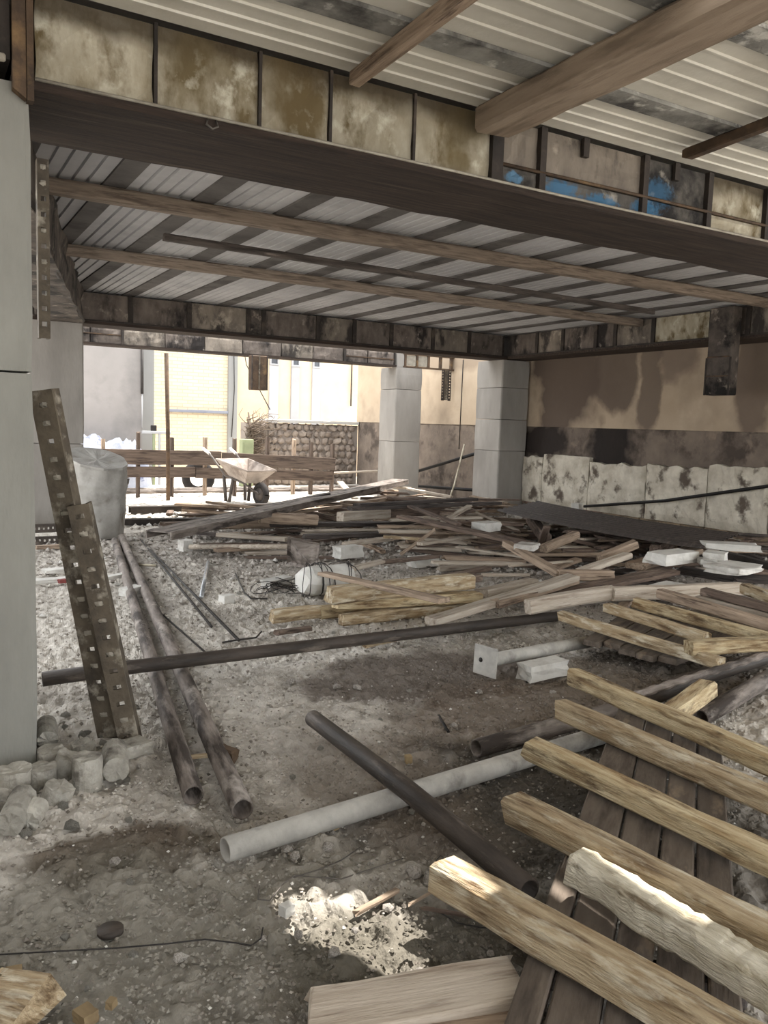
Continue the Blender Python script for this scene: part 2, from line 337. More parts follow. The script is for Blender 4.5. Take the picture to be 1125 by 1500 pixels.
# ------------------------------------------------------------------ ceilings
HX0, HX1, HY0, HY1 = 2.1, 2.84, 1.589, 2.16            # unseen opening added to the front bay roof for the foreground sun patch
ce = empty('ceiling', (0,0,0), 'far bay soffit of white ribbed foam strips between dark joists', kind='structure')
MB().box((-.6,3.9,3.03),(9.4,11.35,3.22)).build('slab', 'concrete_dim', ce)
for k in range(-2, 13):
    x0 = 1.18+.627*k
    if x0 > 9 or x0 < -.4: continue
    MB().box((x0,4.02,2.957),(x0+.155,11.3,3.035)).build('joist', 'joist_dark', ce)
    a, b = x0+.157, x0+.625; mb = MB(); n = 5; st = (b-a)/n; g = .011
    pr = []
    for i in range(n):
        pr += [(a+i*st+(g if i else 0),2.972),(a+(i+1)*st-(g if i < n-1 else 0),2.972)]
        if i < n-1: pr += [(a+(i+1)*st-g*.6,2.992),(a+(i+1)*st+g*.6,2.992)]
    pr += [(b,3.034),(a,3.034)]; N_ = len(pr)
    mb.add([(p,4.02,z) for p,z in pr]+[(p,11.3,z) for p,z in pr], [(i,(i+1)%N_,N_+(i+1)%N_,N_+i) for i in range(N_)]+[tuple(range(N_)),tuple(range(N_,2*N_))])
    mb.build('foam_strip', 'foam_far', ce)
cn = empty('ceiling', (0,0,0), 'front bay soffit of cream foam strips between mottled joists', kind='structure')
sl = MB(); sl.box((-.6,HY1,3.03),(9.4,3.9,3.22)).box((-1.4,-2.5,3.03),(2.69,HY0,3.22)).box((HX1,-2.5,3.03),(9.4,HY0,3.22)).box((2.69,-2.5,3.03),(HX1,1.2,3.22)).box((-.6,HY0,3.03),(HX0,HY1,3.22)).box((HX1,HY0,3.03),(9.4,HY1,3.22))
sl.build('slab', 'concrete_dim', cn)
for k in range(-1, 8):
    y0 = 2.885-.72*k
    if y0 < 3.4 and k > -1: [MB().box((sa,y0,2.955),(sb,y0+.14,3.035)).build('joist', 'joist_pale', cn) for sa, sb in (((-.6,2.69),(HX1,9.4)) if 1.4 < y0 < 1.5 else ((-.6,9.4),))]
    a, b = y0+.142, min(y0+.718, 3.45)
    if k == -1: continue
    n = round((b-a)/.114); st = (b-a)/n; g = .006
    spans = [(-.6, 9.4)]
    if a < 1.9 < b: spans = [(-.6, HX0), (HX1, 9.4)]
    if a < 1.3 < b: spans = [(-.6, 2.69), (HX1, 9.4)]
    for (sa, sb) in spans:
        pr = [(a,3.034)]
        for i in range(n):
            if i: pr += [(a+i*st-g*1.3,2.972),(a+i*st-g*.8,2.963),(a+i*st+g*.8,2.963),(a+i*st+g*1.3,2.972)]
            else: pr += [(a,2.972)]
        pr += [(b,2.972),(b,3.034)]; N_ = len(pr)
        MB().add([(sa,p,z) for p,z in pr]+[(sb,p,z) for p,z in pr], [(i,(i+1)%N_,N_+(i+1)%N_,N_+i) for i in range(N_)]+[tuple(range(N_)),tuple(range(N_,2*N_))]).build('foam_strip', 'foam_near', cn)

for i, poly in enumerate((((2.56,1.58),(2.7,1.58),(2.69,2.17),(2.56,2.17)),((2.69,1.8),(2.86,1.72),(2.86,2.17),(2.69,2.17)),((2.09,1.58),(2.31,1.58),(2.18,1.8),(2.09,1.95)),((2.22,2.17),(2.42,1.95),(2.57,2.0),(2.57,2.17)))):
    MB().hexa([(p[0],p[1],2.975) for p in poly], [(p[0],p[1],3.1) for p in poly]).build('sun_patch_mask', 'foam_near', cn)  # unseen pieces added in the opening to shape the sun patch

# ------------------------------------------------------------------ beams
def infill(parent, xa, xb, za, zb, y, m, ax=0, thick=.05, name='infill_panel'):
    """slightly uneven cement panel; ax 0 = runs along X at depth y, ax 1 = runs along Y at x = y"""
    mb = MB(); n = 5; k = 4; r = random.Random(int(xa*977)+int(za*531)); P = []
    for j in range(k+1):
        for i in range(n+1):
            u = xa+(xb-xa)*i/n; v = za+(zb-za)*j/k; d = r.uniform(-.006,.006) if 0 < i < n and 0 < j < k else .008
            if i in (0,n): u += r.uniform(-.004,.004)
            P.append((u, y+d, v) if ax == 0 else (y+d, u, v))
    F_ = [(j*(n+1)+i, j*(n+1)+i+1, (j+1)*(n+1)+i+1, (j+1)*(n+1)+i) for j in range(k) for i in range(n)]
    o = len(P); P += [(p[0], p[1]+thick, p[2]) if ax == 0 else (p[0]+thick, p[1], p[2]) for p in P]
    F_ += [tuple(q+o for q in f[::-1]) for f in F_]
    rim = [i for i in range(n+1)]+[j*(n+1)+n for j in range(1,k+1)]+[k*(n+1)+i for i in range(n-1,-1,-1)]+[j*(n+1) for j in range(k-1,0,-1)]
    F_ += [(rim[i],rim[i-1],rim[i-1]+o,rim[i]+o) for i in range(len(rim))]
    return mb.add(P, F_).build(name, m, parent)

fb = empty('front_beam', (.43,3.44,2.6), 'big sooty beam crossing overhead in front, stained cement panels with blue paint marks', 'beam')
MB().box((.38,3.56,2.63),(9.25,3.98,2.97)).build('web', 'soot_steel', fb)
fl = MB(); n = 40
P = []
rr = random.Random(3)
for i in range(n+1):
    xx = .36+(9.0-.36)*i/n; e0, e1, e2 = rr.uniform(-.006,.006), rr.uniform(-.012,.012), rr.uniform(-.004,.004)
    P += [(xx,3.44+e0,2.6+e2),(xx,4.06+e1,2.6+e2),(xx,4.06+e1,2.645),(xx,3.44+e0,2.637)]
fl.add(P, [(i*4+k,i*4+(k+1)%4,(i+1)*4+(k+1)%4,(i+1)*4+k) for i in range(n) for k in range(4)]+[(0,1,2,3),(n*4,n*4+1,n*4+2,n*4+3)])
fl.build('bottom_flange', 'flange', fb)
MB().tube([(.44,3.435,2.637),(2.0,3.433,2.641),(3.4,3.436,2.636),(6,3.434,2.64)], .007, 6).build('mortar_lip', 'mortar', fb)
cuts = [.44,.895,1.339,1.675,2.117,2.575]
for a, b in zip(cuts[:-1], cuts[1:]): infill(fb, a+.009, b-.009, 2.645, 2.962, 3.475, 'infill')
BLUE = (62,108,142)
pb = mat('cement_with_blue_paint', (104,99,92), (70,67,64), 4, c3=(42,40,39), s3=2.5, lo3=.5, hi3=.62, c4=(150,144,134), s4=4, lo4=.6, hi4=.7, bump=.4, per=False)
painted(pb, [((2.62,.035,.08),(.11,.3,.05),BLUE,30,.3,.8), ((2.9,.035,.05),(.13,.3,.05),BLUE,34,.3,.8), ((3.33,.035,.18),(.13,.3,.07),BLUE,40,.35,.5), ((3.25,.035,.07),(.1,.3,.05),BLUE,36,.3,.75), ((2.3,.035,.09),(.05,.3,.03),(90,130,160),26,.2,.7)])
c2 = [2.64,2.9,3.655,4.2,4.75,5.5,6.3,7.1,7.9,8.7]
for i, (a, b) in enumerate(zip(c2[:-1], c2[1:])):
    lo = infill(fb, a+.02, b-.02, 2.645, 2.735, 3.475, pb if i < 3 else 'infill')
    up = infill(fb, a+.02, b-.02, 2.745, 2.962, 3.48, pb if i == 2 else ('infill_grey' if i < 3 else 'infill'))
MB().tube([(2.64,3.462,2.738),(3.4,3.46,2.741),(4.7,3.462,2.739),(8.9,3.462,2.739)], .009, 6).build('angle_rail', 'rust', fb)
for xx in cuts[1:-1]:
    MB().box((xx-.007,3.468,2.64),(xx+.007,3.53,2.966)).build('stiffener', 'soot_steel' , fb)
for xx in [2.605]+c2[1:-1]:
    ww = .035 if xx < 2.62 else .02
    MB().box((xx-ww,3.455,2.64),(xx+ww,3.53,2.966)).build('stiffener', 'soot_steel', fb)
for xx in (3.19, 3.9): MB().box((xx-.02,3.45,2.87),(xx+.02,3.475,2.966)).build('bracket_stub', 'soot_steel', fb)
MB().tube([(1.1,3.44,2.63),(1.09,3.425,2.605),(1.115,3.42,2.59),(1.14,3.425,2.605),(1.135,3.44,2.63)], .004, 6).build('wire_loop', 'wire', fb)

def box_beam(name, label, ax, p, u0, u1, zb, zt, cuts, mats, depth, fl_m='flange', stiff='soot_steel', flw=.03):
    org = (u0,p,zb) if ax == 0 else (p,u0,zb)
    t = empty(name, org, label, 'beam')
    def bx(ua, ub, da, db, za, zz):
        return MB().box((ua,p+da,za),(ub,p+db,zz)) if ax == 0 else MB().box((p+da,ua,za),(p+db,ub,zz))
    bx(u0, u1, .09, depth, zb+.03, zt).build('web', 'soot_steel', t)
    bx(u0, u1, 0, depth, zb, zb+.035).build('bottom_flange', fl_m, t)
    bx(u0, u1, -.015, .03, zb+.035, zb+.055).build('flange_lip', 'soot_steel', t)
    for i, (a, b) in enumerate(zip(cuts[:-1], cuts[1:])):
        infill(t, a+.015, b-.015, zb+.06, zt-.005, p+.03, mats[i % len(mats)], ax, .05)
    for c_ in cuts[1:-1]:
        bx(c_-.03, c_+.03, .015, .08, zb+.055, zt-.002).build('stiffener', stiff, t)
    return t
fbm = box_beam('far_beam', 'long sooty beam over the rear opening with burnt cement panels', 0, 11.0, 1.35, 8.665, 2.56, 2.955,
    [1.37,2.53,3.3,4.13,4.36,5.2,5.8,6.44,7.2,7.9,8.6], ['infill_dark','infill_dark','infill_grey','soot_plaster','infill_dark','infill_grey','infill_dark','infill_dark','infill_grey','infill_dark'], .42)
box_beam('side_beam', 'sooty beam along the right wall with grey cement panels and dark joints', 1, 8.67, 4.1, 11.42, 2.57, 2.955,
    [4.1,5.0,5.8,6.48,7.0,7.93,8.62,9.0,9.7,10.3,10.96], ['infill_dark','infill_grey','infill_grey','infill_dark','infill','infill_grey','infill_dark','infill_dark','infill_grey','infill_dark'], .5)
# slanting beam on the left edge of the far bay
lb = empty('left_beam', (.4,4.08,2.55), 'slanting soot-black beam along the left edge above the hanging strut', 'beam')
mb = MB(); rr = random.Random(5); P = []; n = 26; prof = [(0,2.55),(.0,2.7),(-.02,2.84),(.0,2.955),(-.45,2.955),(-.45,2.55)]
for i in range(n+1):
    u = i/n; cx = .405+(1.93-.405)*u; cy = 4.08+(10.97-4.08)*u
    for k,(d,zz) in enumerate(prof): P.append((cx+d+rr.uniform(-.02,.02)*(k < 4), cy, zz+rr.uniform(-.015,.015)*(k < 2)))
m_ = len(prof); mb.add(P, [(i*m_+k,i*m_+(k+1)%m_,(i+1)*m_+(k+1)%m_,(i+1)*m_+k) for i in range(n) for k in range(m_)]+[tuple(range(m_)),tuple(n*m_+k for k in range(m_))])
mb.build('plaster_casing', 'soot_plaster', lb)
mb = MB(); mb.tube([(.43,4.2,2.6),(1.1,7.4,2.58),(1.92,10.9,2.58)], .025, 6).build('bottom_angle', 'soot_steel', lb)

rb = empty('rear_beam', (2.2,13.3,2.5), 'low grey beam beyond the far beam over the yard opening', 'beam')
MB().box((2.0,13.36,2.53),(7.9,13.6,2.78)).build('web', 'soot_steel', rb)
MB().box((2.0,13.3,2.5),(7.9,13.62,2.53)).build('bottom_flange', 'flange', rb)
cc = [2.0,2.45,2.93,3.6,4.25,4.9,5.6,6.2,6.8,7.3,7.85]
for i, (a, b) in enumerate(zip(cc[:-1], cc[1:])):
    infill(rb, a+.008, b-.008, 2.535, 2.79, 13.32, 'infill_dark' if i < 2 or i > 7 else ('infill_grey','infill_dark')[i % 2], 0, .04)
for xx in (2.93, 6.82): MB().box((xx-.02,13.3,2.53),(xx+.02,13.37,2.79)).build('stiffener', 'soot_steel', rb)
MB().box((6.84,13.305,2.62),(7.84,13.325,2.64)).build('angle_rail', 'rust', rb)
MB().box((2.0,13.305,2.66),(2.9,13.325,2.675)).build('angle_rail', 'rust', rb)
lt = empty('lattice_beam', (8.1,13.3,2.5), 'rusty lattice beam between rear column and right wall', 'beam')
MB().box((8.05,13.3,2.5),(9.2,13.38,2.53)).build('bottom_chord', 'rust', lt)
MB().box((8.05,13.3,2.74),(9.2,13.38,2.77)).build('top_chord', 'rust', lt)
for xx in (8.1, 8.36, 8.62, 8.9, 9.15): MB().box((xx-.02,13.31,2.53),(xx+.02,13.37,2.74)).build('batten_plate', 'rust', lt)
for xx in (8.23, 8.49): MB().box((xx-.1,13.325,2.54),(xx+.1,13.36,2.73)).build('mortar_fill', 'mortar', lt)

# ------------------------------------------------------------------ columns
def column(label, x0, x1, y0, y1, z1, seams, m, name='concrete_column', ch=.018):
    t = empty(name, ((x0+x1)/2,(y0+y1)/2,0), label, 'column')
    zs = [-.02]+seams+[z1]
    for a, b in zip(zs[:-1], zs[1:]):
        mb = MB(); rr = random.Random(int(a*100)+int(x0*10)); P = []; n = max(3, int((b-a)/.2))
        pr = [(x0+ch,y0),(x1-ch,y0),(x1,y0+ch),(x1,y1-ch),(x1-ch,y1),(x0+ch,y1),(x0,y1-ch),(x0,y0+ch)]
        for i in range(n+1):
            zz = a+(b-a)*i/n + (.004 if i == 0 else -.004 if i == n else 0)
            ins = .006 if i in (0,n) else 0
            for (px,py) in pr:
                P.append((px+(ins if px < (x0+x1)/2 else -ins)+rr.uniform(-.002,.002), py+(ins if py < (y0+y1)/2 else -ins)+rr.uniform(-.002,.002), zz))
        mb.add(P, [(i*8+k,i*8+(k+1)%8,(i+1)*8+(k+1)%8,(i+1)*8+k) for i in range(n) for k in range(8)]+[tuple(range(8)),tuple(n*8+k for k in range(8))])
        mb.build('pour_lift', m, t)
    return t
column('tall pale concrete column at the left edge of the picture', -.2, .418, 3.39, 3.99, 2.6, [1.557], 'concrete')
column('grey concrete column behind the crumpled drum', 1.3, 1.945, 11.0, 11.5, 2.56, [1.047], 'concrete_dim')
column('concrete column under the corner of far beam and side beam', 8.585, 9.17, 11.0, 11.72, 2.56, [1.042,1.57,2.1], 'concrete_dim')
c1 = column('concrete column between rear opening and beige wall', 7.9, 8.48, 13.3, 13.9, 2.5, [1.116,2.09], 'concrete_dim')
MB().box((7.92,13.32,2.5),(8.07,13.5,2.82)).build('neck', 'concrete_dim', c1)
rx = empty('corner_angle', (.37,3.38,2.54), 'rusty steel angle plate at the top corner of the left column', 'angle plate')
MB().hexa([(.355,3.345,2.56),(.40,3.345,2.53),(.40,3.385,2.53),(.355,3.385,2.56)], [(.355,3.345,2.955),(.40,3.345,2.955),(.40,3.385,2.955),(.355,3.385,2.955)]).build('wing', 'rust', rx)
MB().box((.402,3.34,2.525),(.425,3.385,2.955)).build('flange', 'rust', rx)
hd = empty('column_head_plate', (.1,3.36,2.66), 'dark sooty steel box on top of the left column beside rusty angle', 'steel plate')
MB().box((-.25,3.37,2.66),(.35,3.9,2.955)).build('casing', 'soot_steel', hd)
MB().bevbox((.22,3.355,2.645),(.335,3.372,2.675),.006).build('mortar_smear', 'mortar', hd)

# ------------------------------------------------------------------ walls
wr = empty('wall_right', (9.2,4.5,0), 'right wall, smoked beige plaster above dark band and crusty white base', kind='structure')
wm = M['wall']
painted(wm, [
 ((.02,5.6,2.2),(2,.75,.9),(84,72,64),1.4,.14,.9), ((.02,4.5,2.35),(2,.5,.75),(92,80,71),1.6,.14,.85), ((.02,3.9,2.2),(2,.2,.9),(96,84,75),2,.16,.8), ((.02,2.2,2.2),(2,.28,.9),(100,86,76),1.6,.16,.8), ((.02,3.4,2.5),(2,.35,.35),(110,96,86),2,.2,.7), ((.02,1.0,2.4),(2,.35,.7),(108,94,82),1.6,.16,.7),
 ((.02,9,2.7),(2,1.5,.2),(130,114,98),2,.3,.6)])
dk = mat('exposed_damp_wall', (128,115,103), (104,93,84), 2.5, c3=(78,69,62), s3=1.8, lo3=.5, hi3=.62, c4=(138,122,108), s4=3, lo4=.6, hi4=.7, bump=.7, bscale=14, per=False)
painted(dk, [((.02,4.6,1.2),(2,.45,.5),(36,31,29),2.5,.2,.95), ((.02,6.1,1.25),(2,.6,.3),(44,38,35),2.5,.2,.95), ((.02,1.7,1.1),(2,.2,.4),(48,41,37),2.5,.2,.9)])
MB().box((9.2,4.0,1.47),(9.45,17.25,3.3)).build('plaster', wm, wr)
mb = MB(); P = []; rr = random.Random(8); ys_ = [4.0+i*.16 for i in range(83)]
for yy in ys_: P += [(9.212+rr.uniform(-.006,.006), yy, zz+(rr.uniform(-.03,.03) if zz > 1.3 else 0)) for zz in (-.1,.4,.8,1.2,1.47)]
P += [(9.45, yy, zz) for yy in (4.0, ys_[-1]) for zz in (-.1,1.47)]
mb.add(P, [(i*5+k,i*5+k+1,(i+1)*5+k+1,(i+1)*5+k) for i in range(82) for k in range(4)])
mb.build('render_base', dk, wr)
MB().box((9.24,4.0,-.1),(9.44,17.25,1.6)).build('core', dk, wr)
# cut blocks at the base
ble = [11.0,10.5,9.42,8.27,7.23,6.3,5.2,4.2]; tops = [.96,1.02,.94,.97,1.03,.9,.9,.87,.93,.9,.95]
rr = random.Random(12)
for i in range(7):
    a, b = ble[i+1], ble[i]; n = 14; k = 8; P = []; F_ = []; zb = .2+.0*i
    for j in range(k+1):
        for q in range(n+1):
            yy = a+(b-a)*q/n; zt = tops[i]+.05*noise.noise(Vector((yy*6,i,0))); zz = zb+(zt-zb)*j/k
            bul = .11+.035*noise.noise(Vector((yy*3,zz*4,2)))+rr.uniform(-.012,.012)
            if q in (0,n) or j in (0,k): bul *= .8
            P.append((9.205-bul, yy+(.008 if q == 0 else -.008 if q == n else 0), zz))
    F_ = [(j*(n+1)+q, j*(n+1)+q+1, (j+1)*(n+1)+q+1, (j+1)*(n+1)+q) for j in range(k) for q in range(n)]
    o = len(P); P += [(9.205, p[1], p[2]) for p in P]; F_ += [tuple(q+o for q in f[::-1]) for f in F_]
    rim = [q for q in range(n+1)]+[j*(n+1)+n for j in range(1,k+1)]+[k*(n+1)+q for q in range(n-1,-1,-1)]+[j*(n+1) for j in range(k-1,0,-1)]
    F_ += [(rim[q],rim[q-1],rim[q-1]+o,rim[q]+o) for q in range(len(rim))]
    MB().add(P, F_).build('crusty_slab', 'crust', wr)
def brick_mesh(L, h, d, seed):
    rr = random.Random(seed); bm = bmesh.new(); bmesh.ops.create_cube(bm, size=1)
    for v in bm.verts: v.co = Vector((v.co.x*d, v.co.y*L, v.co.z*h)) + Vector([rr.uniform(-.006,.006) for _ in range(3)])
    bmesh.ops.bevel(bm, geom=bm.edges[:], offset=.008, segments=1, affect='EDGES')
    return MB().frombm(bm)
protos = [brick_mesh(.2,.062,.1,s).build('brick', 'brick') for s in range(3)]
protos2 = [brick_mesh(.36,.15,.12,s+9).build('block', 'block') for s in range(3)]
for o in protos+protos2: o.parent = wr
cnt = {0:0,1:0}
def place(pl, which, loc, rz):
    o = pl[which]
    if cnt[id(pl)] >= 3: o = o.copy(); C.objects.link(o); o.parent = wr
    cnt[id(pl)] += 1; o.location = loc; o.rotation_euler = (0,0,rz)
cnt[id(protos)] = 0; cnt[id(protos2)] = 0
for row in range(2):
    yy = 9.1+.1*row
    while yy < 11.0:
        place(protos, cnt[id(protos)] % 3, (-.04+rnd.uniform(-.01,.01), yy-4.5, .1+.072*row), rnd.uniform(-.03,.03)); yy += .21
yy = 4.4
while yy < 9.0:
    place(protos2, cnt[id(protos2)] % 3, (-.05+rnd.uniform(-.015,.015), yy-4.5, .12), rnd.uniform(-.04,.04)); yy += .375
MB().tube([(9.19,13.0,2.7),(9.19,13.02,1.0)], .008, 6).build('wall_cable', 'rod', wr)
# far left wall and the back of the left strip
wl = empty('wall_left', (0,3.9,0), 'grey wall behind the left columns, with an unseen front wall added to block light', kind='structure')
MB().hexa([(-.65,3.9,-.1),(-.35,3.9,-.1),(1.1,11.2,-.1),(.8,11.2,-.1)], [(-.65,3.9,.25),(-.35,3.9,.25),(1.1,11.2,.25),(.8,11.2,.25)]).build('masonry', 'concrete_dim', wl)
MB().box((1.2,11.3,-.1),(1.9,13.7,3.0)).build('return', 'concrete_dim', wl)
MB().box((-1.5,-2.5,-.1),(-1.3,3.9,3.03)).build('masonry', 'concrete_dim', wl)  # unseen wall added to keep the front left of the floor darker

# ------------------------------------------------------------------ timbers and struts under the ceilings
timber('formwork_beam', (.75,6.0,2.905), (8.7,6.0,2.905), .12, .1, 'batten', 'nearer long brown timber under the far bay soffit, wall to wall', 'timber', rag=.005)
timber('formwork_beam', (1.2,8.15,2.905), (8.68,8.15,2.905), .11, .1, 'batten', 'farther long brown timber under the far bay soffit', 'timber', rag=.005)
timber('formwork_beam', (1.875,7.0,2.897), (7.655,7.0,2.838), .06, .06, 'blackwood', 'thin black batten hung between the two brown ceiling timbers', 'timber', rag=.005)
bt = timber('box_timber', (2.5,3.36,2.882), (2.5,.3,2.882), .21, .125, 'boxtimber', 'thick brown boxed timber under the front bay soffit, running towards the viewer', 'timber', rag=.004)
timber('ceiling_batten', (1.755,3.40,2.925), (1.72,.9,2.925), .07, .06, 'greywood', 'narrow dark batten under the cream soffit left of the boxed timber', 'timber')
timber('ceiling_batten', (3.72,3.23,2.925), (3.60,2.0,2.925), .06, .055, 'rust', 'short brown stick under the cream soffit at the top right', 'timber')

def ladder(t, org, ax_u, ax_w, ax_n, L, w, pitch, hole, m, th=.012, flange=True, fl=.05, plug=None, u0=0):
    """perforated strip: two rails and cross bars leave real holes; ax_u long axis, ax_w across, ax_n normal"""
    O_, U, W, Nn = Vector(org), Vector(ax_u).normalized(), Vector(ax_w).normalized(), Vector(ax_n).normalized()
    def bx(ua, ub, wa, wb, na, nb):
        c = [O_+U*u+W*v+Nn*n for n in (na,nb) for (u,v) in ((ua,wa),(ub,wa),(ub,wb),(ua,wb))]
        return (c[:4], c[4:])
    hw = hole[1]/2
    mb = MB()
    mb.hexa(*bx(0,L,-w/2,-hw,0,th)); mb.hexa(*bx(0,L,hw,w/2,0,th))
    k = 0; u = pitch*.5
    prev = 0; holes = []
    while u < L-pitch*.3:
        mb.hexa(*bx(prev,u-hole[0]/2,-hw,hw,0,th)); holes.append(u); prev = u+hole[0]/2; u += pitch
    mb.hexa(*bx(prev,L,-hw,hw,0,th))
    web = mb.build('web', m, t)
    if flange:
        for s in (-1, 1):
            MB().hexa(*bx(0,L,s*w/2-(th if s > 0 else 0),s*w/2+(th if s < 0 else 0),-fl,0)).build('flange', m, t)
    if plug:
        for u in holes:
            if rnd.random() < plug:
                mb = stone_mb(.026, int(u*999), 1, .8); c = O_+U*u+Nn*.004
                mb.v = [tuple(c+U*p[0]*.6+W*p[1]*1.1+Nn*p[2]*.6) for p in mb.v]; mb.build('mortar_plug', 'mortar', web)
h1 = empty('hanging_strut', (.56,4.1,2.55), 'perforated steel strut hanging at the left beside the pale column', 'strut')
ladder(h1, (.56,4.15,2.553), (0,0,-1), (1,0,-.0), (0,-1,0), .8, .05, .07, (.022,.022), 'channel', plug=.6, fl=.045)
h2 = empty('hanging_strut', (5.12,13.25,2.5), 'wide brown box strut hanging in the middle of the rear opening', 'strut')
MB().bevbox((4.98,13.1,1.93),(5.26,13.26,2.5),.012).build('casing', 'rust', h2)
MB().bevbox((5.1,13.085,1.94),(5.125,13.1,2.5),.004).build('rib', 'channel', h2)
MB().bevbox((4.975,13.085,1.93),(4.995,13.1,2.5),.004).build('rib', 'soot_steel', h2); MB().bevbox((5.245,13.085,1.93),(5.265,13.1,2.5),.004).build('rib', 'soot_steel', h2)
h3 = empty('hanging_strut', (8.97,13.28,2.5), 'narrow strut with dotted edges hanging before the beige wall between columns', 'strut')
ladder(h3, (8.905,13.24,2.5), (0,0,-1), (1,0,0), (0,-1,0), .58, .06, .055, (.025,.03), 'soot_steel', flange=False)
ladder(h3, (9.06,13.24,2.5), (0,0,-1), (1,0,0), (0,-1,0), .58, .06, .055, (.025,.03), 'soot_steel', flange=False)
MB().box((8.92,13.25,1.93),(9.05,13.262,2.5)).build('back_plate', 'channel', h3)
h4 = empty('hanging_strut', (8.6,6.7,2.57), 'broad black box strut hanging from the side beam at the right', 'strut')
MB().bevbox((8.5,6.54,1.9),(8.66,6.88,2.95),.012).build('casing', 'soot_plaster', h4)
for yy in (6.53, 6.87): MB().bevbox((8.49,yy,1.9),(8.51,yy+.02,2.35),.003).build('edge_angle', 'soot_steel', h4)
for zz in (2.35, 2.12): MB().bevbox((8.488,6.55,zz),(8.5,6.87,zz+.015),.003).build('cross_bar', 'rust', h4)

# ------------------------------------------------------------------ yard and buildings beyond the opening
ys0 = empty('yard_wall', (7.8,17.2,0), 'low rubble stone wall with white coping at the back of the yard', 'stone wall')
MB().box((6.45,17.25,-.1),(9.23,17.6,1.38)).build('mortar_core', 'mortar_bed', ys0)
MB().bevbox((6.9,17.15,1.4),(9.22,17.65,1.47),.01).build('coping', 'coping', ys0)
sp = [stone_mb(.1, 40+i, 1, .8).build('rubble_stone', 'rubblestone') for i in range(5)]
for o in sp: o.parent = ys0
first = True; k = 0
zz = .07
while zz < 1.36:
    xx = 6.5+rnd.uniform(0,.1)
    while xx < 9.15:
        o = sp[k % 5]
        if k >= 5: o = o.copy(); C.objects.link(o); o.parent = ys0
        sx = rnd.uniform(.75,1.15); o.location = (xx-7.8, .035, zz); o.scale = (sx, .7, rnd.uniform(.95,1.2)); o.rotation_euler = (rnd.uniform(-.3,.3), rnd.uniform(-.5,.5), rnd.uniform(-.4,.4)); k += 1
        xx += .185*sx
    zz += .155
fa = empty('brick_facade', (7,20,0), 'sunlit sandy brick building across the yard', 'building')
bm_ = mat('sandy_brick_courses', (232,214,184), (222,200,168), 2, bump=.1, per=False)
nt = bm_.node_tree; tc = nt.nodes.new('ShaderNodeTexCoord'); br = nt.nodes.new('ShaderNodeTexBrick'); mpb = nt.nodes.new('ShaderNodeMapping'); mpb.inputs['Rotation'].default_value = (math.radians(-90),0,0)
nt.links.new(tc.outputs['Object'], mpb.inputs[0]); nt.links.new(mpb.outputs[0], br.inputs[0])
br.inputs['Color1'].default_value = lin((214,200,174)); br.inputs['Color2'].default_value = lin((206,190,163)); br.inputs['Mortar'].default_value = lin((188,172,148))
br.inputs['Scale'].default_value = 1; br.inputs['Brick Width'].default_value = .26; br.inputs['Row Height'].default_value = .085; br.inputs['Mortar Size'].default_value = .01
nt.links.new(br.outputs[0], nt.nodes['Principled BSDF'].inputs['Base Color'])
MB().box((4.9,20,-.3),(6.98,20.3,5.5)).build('brick_wall', bm_, fa)
MB().box((7.2,20.02,-.3),(13.5,20.3,5.5)).build('rendered_wall', 'house_tan', fa)
MB().bevbox((6.97,19.9,-.3),(7.2,20.2,5.5),.01).build('pier', 'house_grey2', fa)
MB().bevbox((5.45,19.9,1.57),(6.97,20.02,1.64),.01).build('ledge', 'ledge', fa)
for (a, b) in ((8.08,8.33),(8.69,8.925),(9.29,9.52)):
    f = MB().bevbox((a,19.97,1.0),(b,20.04,2.86),.008).build('infill_panel', 'white_panel', fa)
    wdw = MB().box((a,19.95,2.86),(a+.04,20.04,5)).box((b-.04,19.95,2.86),(b,20.04,5)).box((a+.04,19.95,2.86),(b-.04,20.04,2.9)).build('window_frame', 'white_panel', fa)
    p = MB().box((a+.04,19.99,2.9),(b-.04,20.0,5)).build('pane', 'pane', wdw)
MB().tube([(10.45,19.96,1.9),(10.45,19.96,3.4)], .02, 6).build('conduit', 'rod', fa)
MB().tube([(7.05,19.88,1.0),(7.1,19.86,2.2),(7.06,19.88,4)], .012, 6).build('wall_cable', 'rod', fa)
MB().tube([(7.12,19.86,4.2),(7.35,19.7,2.8),(7.55,18.6,1.7)], .012, 6).build('hanging_cable', 'rod', fa)
gy = empty('grey_building', (3.4,17.5,0), 'grey rendered house wall at the left of the opening', 'building')
MB().box((1.0,17.5,-.1),(4.25,17.8,4.8)).build('rendered_wall', 'house_grey', gy)
MB().box((4.25,17.9,-.1),(4.6,18.2,4.8)).build('side_strip', 'house_grey2', gy)
MB().tube([(4.24,17.46,1.9),(4.24,17.46,2.9)], .03, 8).build('conduit', 'rod', gy)
MB().tube([(4.24,17.46,1.9),(4.24,17.46,1.2)], .012, 6).build('conduit', 'white_panel', gy)
wf = empty('white_gate_frame', (4.5,17.3,0), 'white metal frame with green post beside the grey house wall', 'gate frame')
MB().bevbox((4.42,17.28,0),(4.47,17.33,1.1),.006).build('post', 'green', wf); MB().bevbox((4.54,17.28,0),(4.585,17.33,1.1),.006).build('post', 'white_panel', wf)
MB().bevbox((4.2,17.27,1.08),(4.8,17.34,1.14),.008).build('crossbar', 'white_panel', wf); MB().bevbox((4.38,17.28,1.14),(4.5,17.33,1.26),.01).build('lamp_head', 'rubber', wf)
tp = empty('tarp_heap', (3.4,16.9,0), 'heap of crumpled white and blue plastic by the grey house', 'tarp heap')
bm = bmesh.new(); bmesh.ops.create_grid(bm, x_segments=26, y_segments=14, size=1)
